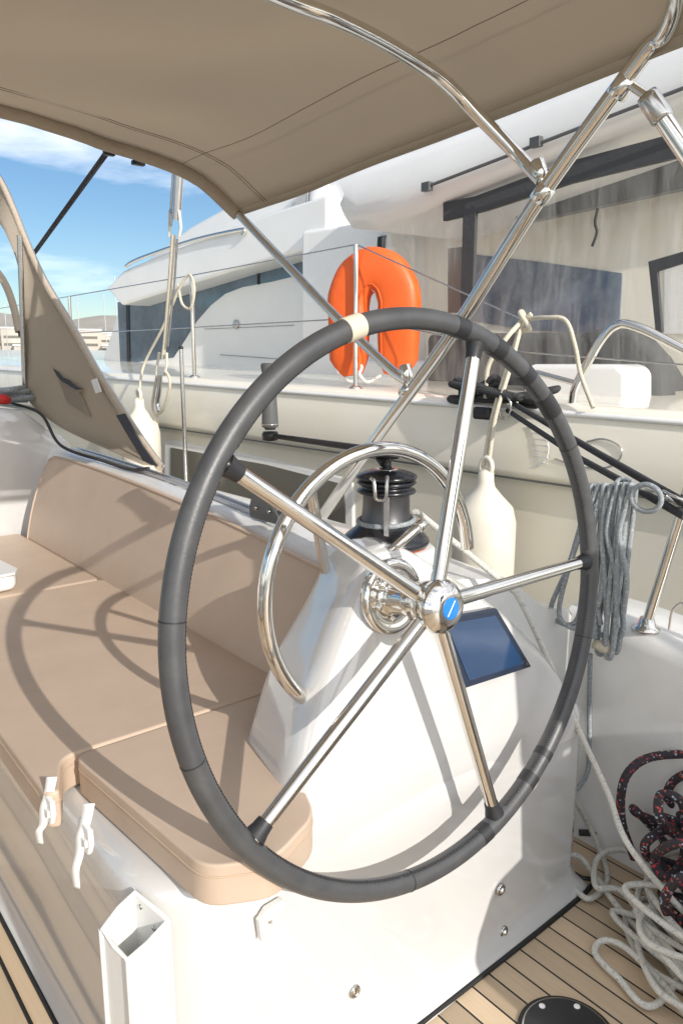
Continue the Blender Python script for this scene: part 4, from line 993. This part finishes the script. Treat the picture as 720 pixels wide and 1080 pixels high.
    e = [back0[0], L0[0], mids[0], L1[0], mids2[0], L2[0], back1[0]]; m.add(e, [tuple(range(7))], False)
    ht = m.build('hard_top', M['nwhite'], t, subsurf=0)
    MB().tube([nb(0, SH - .03, *p) for p in ((447, 198), (520, 170), (600, 139), (720, 93), (900, 19))], .008, 8).build('awning_track', M['greyplas'], ht)
    for p in ((565, 150), (450, 197)): MB().box(nb(0, SH - .03, *p), (.03, .05, .04)).build('track_end', M['greyplas'], ht)
    # enclosure: dark header band, posts, clear panels
    SE = 3.02
    hb = [nb(0, SE, *p) for p in ((467, 214), (500, 207), (600, 170), (720, 138), (900, 75), (900, 110), (720, 164), (600, 193), (510, 222), (467, 233))]
    MB().prism(hb, (.03, 0, 0)).build('header_band', M['darkgrey'], t)
    MB().prism([nb(0, SE - .005, *p) for p in ((488, 222), (501, 218), (497, 332), (485, 332))], (.02, 0, 0)).build('zip_post', M['darkgrey'], t)
    MB().prism([nb(0, SE - .005, *p) for p in ((683, 276), (724, 264), (724, 276), (692, 286), (697, 350), (691, 352))], (.02, 0, 0)).build('panel_binding', M['darkgrey'], t)
    cl = [nb(0, SE + .01, *p) for p in ((402, 245), (467, 215), (600, 172), (720, 140), (900, 80), (900, 470), (720, 436), (560, 410), (445, 400), (405, 395))]
    MB().add(cl, [tuple(range(len(cl)))], False).build('clear_panel', M['clear'], t)
    cr = [nb(0, SE + .03, *p) for p in ((472, 262), (490, 260), (488, 330), (472, 330))]
    MB().add(cr, [(0, 1, 2, 3)], False).build('crumpled_panel', M['glass_blk'], t)
    MB().tube(spline([nb(0, SE - .01, *p) for p in ((630, 220), (627, 235), (629, 245), (624, 260))], 5), .006, 6).build('loose_cord', M['ropedark'], t)
    # interior behind the panels
    SB = 3.75
    bw = [nb(0, SB, *p) for p in ((430, 180), (900, 40), (900, 470), (430, 400))]
    MB().prism(bw, (.1, 0, 0)).build('inner_wall', M['cream'], t)
    iw = [nb(0, SB - .01, *p) for p in ((496, 268), (560, 275), (655, 288), (652, 352), (560, 348), (492, 338))]
    MB().prism(iw, (.02, 0, 0)).build('inner_window', M['glass_in'], t)
    iw = [nb(0, SB - .01, *p) for p in ((700, 275), (800, 285), (800, 352), (700, 352))]
    MB().prism(iw, (.02, 0, 0)).build('inner_window', M['gelgrey'], t)
    sh = [nb(0, 3.6, *p) for p in ((544, 208), (900, 95), (900, 160), (544, 236))]
    MB().prism(sh, (.06, 0, 0)).build('inner_shade', M['greyplas'], t)
    # cockpit seat back and white locker
    st = [nb(0, 3.35, *p) for p in ((448, 352), (600, 350), (640, 352), (670, 375), (688, 405), (690, 440), (448, 415))]
    MB().prism(st, (.35, 0, 0)).build('cockpit_seat', M['darkgrey'], t, bevel=.04)
    st = [nb(0, 3.15, *p) for p in ((605, 352), (640, 345), (668, 350), (690, 375), (700, 440), (655, 440), (640, 400), (622, 368))]
    MB().prism(st, (.15, 0, 0)).build('seat_side', M['darkgrey'], t, bevel=.03)
    wb = [nb(0, 2.95, *p) for p in ((556, 384), (650, 384), (660, 392), (660, 430), (548, 424))]
    MB().prism(wb, (.4, 0, 0)).build('white_locker', M['nwhite'], t, bevel=.03, seg=4)
    # etched outlines on the hull side
    MB().tube(spline([nb(0, NS - .02, *p) for p in ((585, 484), (610, 492), (640, 493), (654, 482), (652, 470), (635, 463), (618, 466))], 5), .0035, 6).build('hull_cleat_outline', M['steel'], t)
    q = nb(0, NS - .015, 556, 472); MB().tube([q + Vector((0, math.cos(a) * .10 , math.sin(a) * .08)) for a in np.linspace(1.4, 4.9, 16)], .003, 6).build('hull_vent_rim', M['gelgrey'], t)
    for k in range(6): MB().tube([q + Vector((0, -.02 - .01 * (k % 2), .06 - k * .022)), q + Vector((0, -.10, .055 - k * .022))], .0028, 5).build('hull_vent_slat', M['gelgrey'], t)
    # stanchions, wires, stern rail
    sx = NS + .07
    def stan(px0, pt, pb, r_=.0125):
        a = nb(0, sx, px0, pb); b = nb(0, sx, px0, pt); b.y = a.y; a.z = zd(a.y) - .005
        MB().tube([a, b], r_, 12).build('stanchion', M['chrome'], t)
        MB().lathe(a, Vector((0, 0, 1)), [(0, .035), (.01, .033), (.02, .018)], 18).build('stanchion_base', M['chrome'], t)
        return a, b
    A1, B1 = stan(375, 258, 405)
    A2, B2 = stan(205, 290, 392, .012)
    A3, B3 = stan(77, 312, 390, .011)
    rl = spline([nb(0, sx, *p) for p in ((603, 428), (606, 410), (618, 385), (636, 355), (652, 342), (672, 345), (700, 358), (760, 390))], 6)
    MB().tube(rl, .0165, 14).build('stern_rail', M['chrome'], t)
    knot = nb(0, sx, 551, 337)
    for P in ([B3, B2, B1, knot], [B3.lerp(A3, .5), B2.lerp(A2, .5), B1.lerp(A1, .5), nb(0, sx, 560, 372), nb(0, sx, 760, 388)], [B3.lerp(B3 + Vector((0, 3, 0)), 1), B3]):
        MB().tube(P, .0035, 6).build('guard_wire', M['steel'], t)
    MB().tube([nb(0, NS + .3, 565, 393), nb(0, NS + .3, 606, 404)], .012, 8).build('deck_cleat', M['steel'], t)
neighbour()

# life ring: orange horseshoe buoy hung on the neighbour's rail
def lifering():
    c = nb(0, 2.66, 394, 330); t = thing('horseshoe_lifebuoy', tuple(c), 'orange horseshoe lifebuoy hanging on the guard rail of the next boat', 'lifebuoy')
    d = Vector((.50, -.866, 0)).normalized(); Z = Vector((0, 0, 1)); nn = d.cross(Z)
    if nn.dot(CAM - c) < 0: nn = -nn
    path = [(-.112, -.30), (-.128, -.22)] + [(math.cos(a) * .132, math.sin(a) * .175 + .03) for a in np.linspace(math.pi * 1.08, -math.pi * .08, 22)] + [(.128, -.22), (.112, -.30)]
    rows = []
    N = len(path)
    for i, (x, z) in enumerate(path):
        a = path[max(i - 1, 0)]; b = path[min(i + 1, N - 1)]; tx, tz = b[0] - a[0], b[1] - a[1]; L = math.hypot(tx, tz); rx, rz = tz / L, -tx / L
        k = .55 if i in (0, N - 1) else (.92 if i in (1, N - 2) else 1)
        row = []
        for q in range(20):
            an = 2 * math.pi * q / 20; ca, sa = math.cos(an), math.sin(an)
            e1 = math.copysign(abs(ca) ** .6, ca) * .102 * k; e2 = math.copysign(abs(sa) ** .6, sa) * .068 * k
            lump = 1 + .015 * math.sin(i * 1.7)
            row.append(c + d * (x + rx * e1 * lump) + Z * (z + rz * e1 * lump) + nn * e2)
        rows.append(row)
    m = MB(); m.grid(rows, closed=True); m.add(rows[0], [tuple(range(20))], True); m.add(rows[-1], [tuple(range(20))[::-1]], True)
    m.build('buoy_body', M['orange'], t)
    for q in (3,):                                     # piped seams and a narrow reflective stripe along the face
        MB().tube([rows[i][q] for i in range(1, N - 1)], .004, 6).build('piped_seam', M['orange'], t)
    m = MB(); m.grid([[rows[i][k] + (rows[i][k] - sum(rows[i], Vector()) / 20) * .03 for k in (1, 2)] for i in range(14, 25)]); m.build('reflective_tape', M['reflect'], t)
    P = [c + d * x + Z * z + nn * .03 for x, z in ((-.20, -.20), (-.17, -.29), (-.10, -.33), (-.05, -.26), (-.09, -.24), (-.03, -.33), (.05, -.30))]
    MB().tube(spline(P, 6), .008, 8).build('lanyard', M['whiteplas'], t)
    P = [c + d * (math.cos(a) * .232) + Z * (math.sin(a) * .25 + .03) + nn * (.012 * math.sin(a * 5)) for a in np.linspace(3.3, -.1, 30)]
    MB().tube(P, .006, 8).build('grab_line', M['orange'], t)
lifering()

# fenders
def fender(px, ytop, ybot, s, r_, label):
    a = on(0, s, px, ytop); b = on(0, s, px, ybot); b.x = a.x; b.y = a.y
    L = a.z - b.z
    t = thing('fender', (a.x, a.y, b.z), label, 'fender', 'cream fenders between the boats')
    Z = Vector((0, 0, 1))
    MB().lathe((a.x, a.y, b.z), Z, [(0, .02), (.02, r_ * .5), (.06, r_ * .9), (.10, r_), (L - .16, r_), (L - .10, r_ * .88), (L - .05, r_ * .5), (L - .02, r_ * .30), (L, r_ * .26), (L + .04, r_ * .24), (L + .05, .01)], 32).build('fender_body', M['fender'], t)
    tp = Vector((a.x, a.y, a.z + .06))
    MB().tube(spline([tp + Vector((0, math.cos(q) * .028, math.sin(q) * .035)) for q in np.linspace(0, 6.28, 9)[:-1]], 4, closed=True), .010, 8, closed=True).build('eye', M['fender'], t)
    return tp
f1 = fender(512, 508, 640, 2.31, .125, 'cream fender hanging below the tied rope, near the winch')
f2 = fender(147, 428, 530, 1.93, .115, 'cream fender at the left, hanging past the taupe canvas panel')
m = MB()
K = nb(0, NS + .07, 551, 337)
for o in ((0, -.01), (.012, .015)):
    m.tube(spline([f1 + Vector((0, o[1], 0)), nb(0, 2.34, 520, 440) + Vector((o[0], o[1], 0)), nb(0, 2.42, 535, 390) + Vector((o[0], o[1], 0)), K + Vector((0, 0, 0))], 8), .0085, 9)
m.tube(spline([nb(0, 2.42, 512, 420), nb(0, 2.42, 515, 385), nb(0, 2.45, 535, 355), K, K + Vector((.02, .02, .03)), K + Vector((-.03, -.01, .02)), K + Vector((-.02, -.05, -.04)), K + Vector((-.01, .02, -.03)), K + Vector((.0, -.04, .02))], 8), .010, 9)
m.tube(spline([K, nb(0, 2.5, 575, 335), nb(0, 2.5, 596, 338), nb(0, 2.5, 606, 365), nb(0, 2.5, 612, 395), nb(0, 2.45, 625, 430)], 8), .0085, 9)
tag(m.build('fender_rope', M['ropecream']), 'cream rope knotted over the wire and led down to the near fender', 'rope')
m = MB(); m.tube(spline([f2, nb(0, 2.40, 152, 385), nb(0, 2.42, 172, 345), nb(0, 2.45, 189, 305), nb(0, 2.47, 200, 290), nb(0, 2.45, 205, 305), nb(0, 2.44, 201, 325), nb(0, 2.44, 192, 320), nb(0, 2.46, 188, 300)], 8), .008, 9)
tag(m.build('fender_rope', M['ropecream']), 'cream rope led up from the left fender with a loose bight', 'rope')

# tackle hanging beside the sprayhood
def tackle():
    S = 1.98
    P = lambda x, y: on(0, S, x, y)
    t = thing('rigging_tackle', tuple(P(168, 432)), 'silver shroud with cream blocks and a rope loop at its lower end', 'tackle')
    d = (P(188, 190) - P(168, 432)).normalized()
    top = P(189, 186)
    MB().tube([P(186, 232), top, top + d * 6], .024, 16).build('shroud', M['alu'], t)
    MB().tube([P(180, 238), P(183, 186), P(183, 186) + d * 6], .010, 12).build('shroud', M['steel'], t)
    for k in (-1, 1):
        q = [P(184 + k * 5, 222), P(185 + k * 6, 240), P(184 + k * 5, 250)]; MB().tube(q, .008, 8).build('toggle_plate', M['fender'], t)
    MB().lathe(P(184, 222) - Vector((0, .04, 0)), Vector((0, 1, 0)), [(0, .012), (.08, .012)], 14).build('toggle_pin', M['steel'], t)
    MB().tube([P(183, 248), P(180, 290), P(174, 360), P(172, 378)], [.014, .013, .011, .012], 12).build('rod', M['ropecream'], t)
    MB().tube([P(187, 252), P(184, 300), P(177, 365)], .006, 8).build('rod', M['steel'], t)
    for k in (-1, 1): MB().tube([P(172 + k * 4, 372), P(171 + k * 5, 385), P(169 + k * 4, 396)], .008, 8).build('toggle_plate', M['fender'], t)
    MB().tube(spline([P(166, 395), P(163, 412), P(161, 428), P(164, 437), P(172, 432), P(178, 415), P(179, 400), P(175, 392)], 6), .009, 8).build('loop', M['ropecream'], t)
    MB().tube(spline([P(169, 396), P(168, 412), P(166, 425), P(168, 434)], 5), .014, 10).build('shackle_body', M['steel'], t)
    MB().tube([P(166, 437), nb(0, NS, 166, 470)], .006, 8).build('lashing', M['ropecream'], t)
tackle()

# our own forward guard-rail post, seen in front of the neighbour's hull
def post():
    b = Vector((1.36, 2.55, .86)); tpx = on(0, 1.36, 198, 368)
    a = on(0, 1.36, 197, 515); b = Vector((1.36, a.y, a.z)); top = Vector((1.36, a.y, tpx.z))
    t = thing('guard_rail_post', tuple(b), 'slim steel guard rail post at the left, between the coaming and the next boat', 'post')
    MB().tube([b - Vector((0, 0, .12)), top], .0075, 12).build('tube', M['steel'], t)
    MB().lathe(top, Vector((0, 0, 1)), [(0, .009), (.008, .009), (.012, .004)], 14).build('cap', M['black'], t)
    MB().lathe(b - Vector((0, 0, .09)), Vector((0, 0, 1)), [(-.03, .02), (.02, .015)], 14).build('base', M['steel'], t)
post()

# ================================================================== FAR SHORE
def town():
    rnd = random.Random(5); k = 0
    for i in range(14):
        a = R(13 + i * 1.0 + rnd.uniform(-.3, .3)); D = rnd.uniform(330, 420); w_ = rnd.uniform(10, 26); h = rnd.uniform(6, 15)
        c = Vector((math.sin(a) * D, math.cos(a) * D, -1)); 
        t = thing('waterfront_building', tuple(c), 'pale flat roofed building in the hazy row on the far shore', 'building', 'pale buildings on the far shore')
        rt = Vector((math.cos(a), -math.sin(a), 0)); fw = Vector((math.sin(a), math.cos(a), 0)); Z = Vector((0, 0, 1))
        MB().box(c + Z * h / 2, (w_, 10, h), (rt, fw, Z)).build('wall', M['town'], t)
        MB().box(c + Z * (h + .3), (w_ + .8, 10.8, .6), (rt, fw, Z)).build('roof', M['nwhite'], t)
        m = MB()
        for fl in range(int(h // 3)):
            m.box(c - fw * 5.02 + Z * (1.9 + fl * 3), (w_ * .88, .1, 1.1), (rt, fw, Z))
        m.build('window_band', M['glass_blk'], t)
    for i in range(9):
        a = R(13 + i * 1.5 + rnd.uniform(-.5, .5)); D = rnd.uniform(120, 200); L = rnd.uniform(9, 13)
        c = Vector((math.sin(a) * D, math.cos(a) * D, -1)); Z = Vector((0, 0, 1))
        t = thing('moored_sailboat', tuple(c), 'small white sailing boat moored in the far row', 'sailboat', 'sailing boats moored far off')
        rt = Vector((math.cos(a), -math.sin(a), 0)); fw = Vector((math.sin(a), math.cos(a), 0))
        rows = []
        for u_ in np.linspace(-.5, .5, 9):
            wd = 1.7 * (1 - (2 * u_) ** 4 * .9) if u_ < 0 else 1.7 * (1 - (2 * u_) ** 2 * .97)
            rows.append([c + rt * L * u_ + fw * wd * e + Z * z for e, z in ((-.5, 0), (-1, .6), (-1, 1.3), (1, 1.3), (1, .6), (.5, 0))])
        MB().grid(rows).build('hull', M['nwhite'], t)
        MB().box(c + Z * 1.6, (L * .4, 2.0, .7), (rt, fw, Z)).build('cabin', M['nwhite'], t, bevel=.15)
        MB().tube([c + Z * 1.2, c + Z * rnd.uniform(13, 17)], .09, 6).build('mast', M['alu'], t)
town()
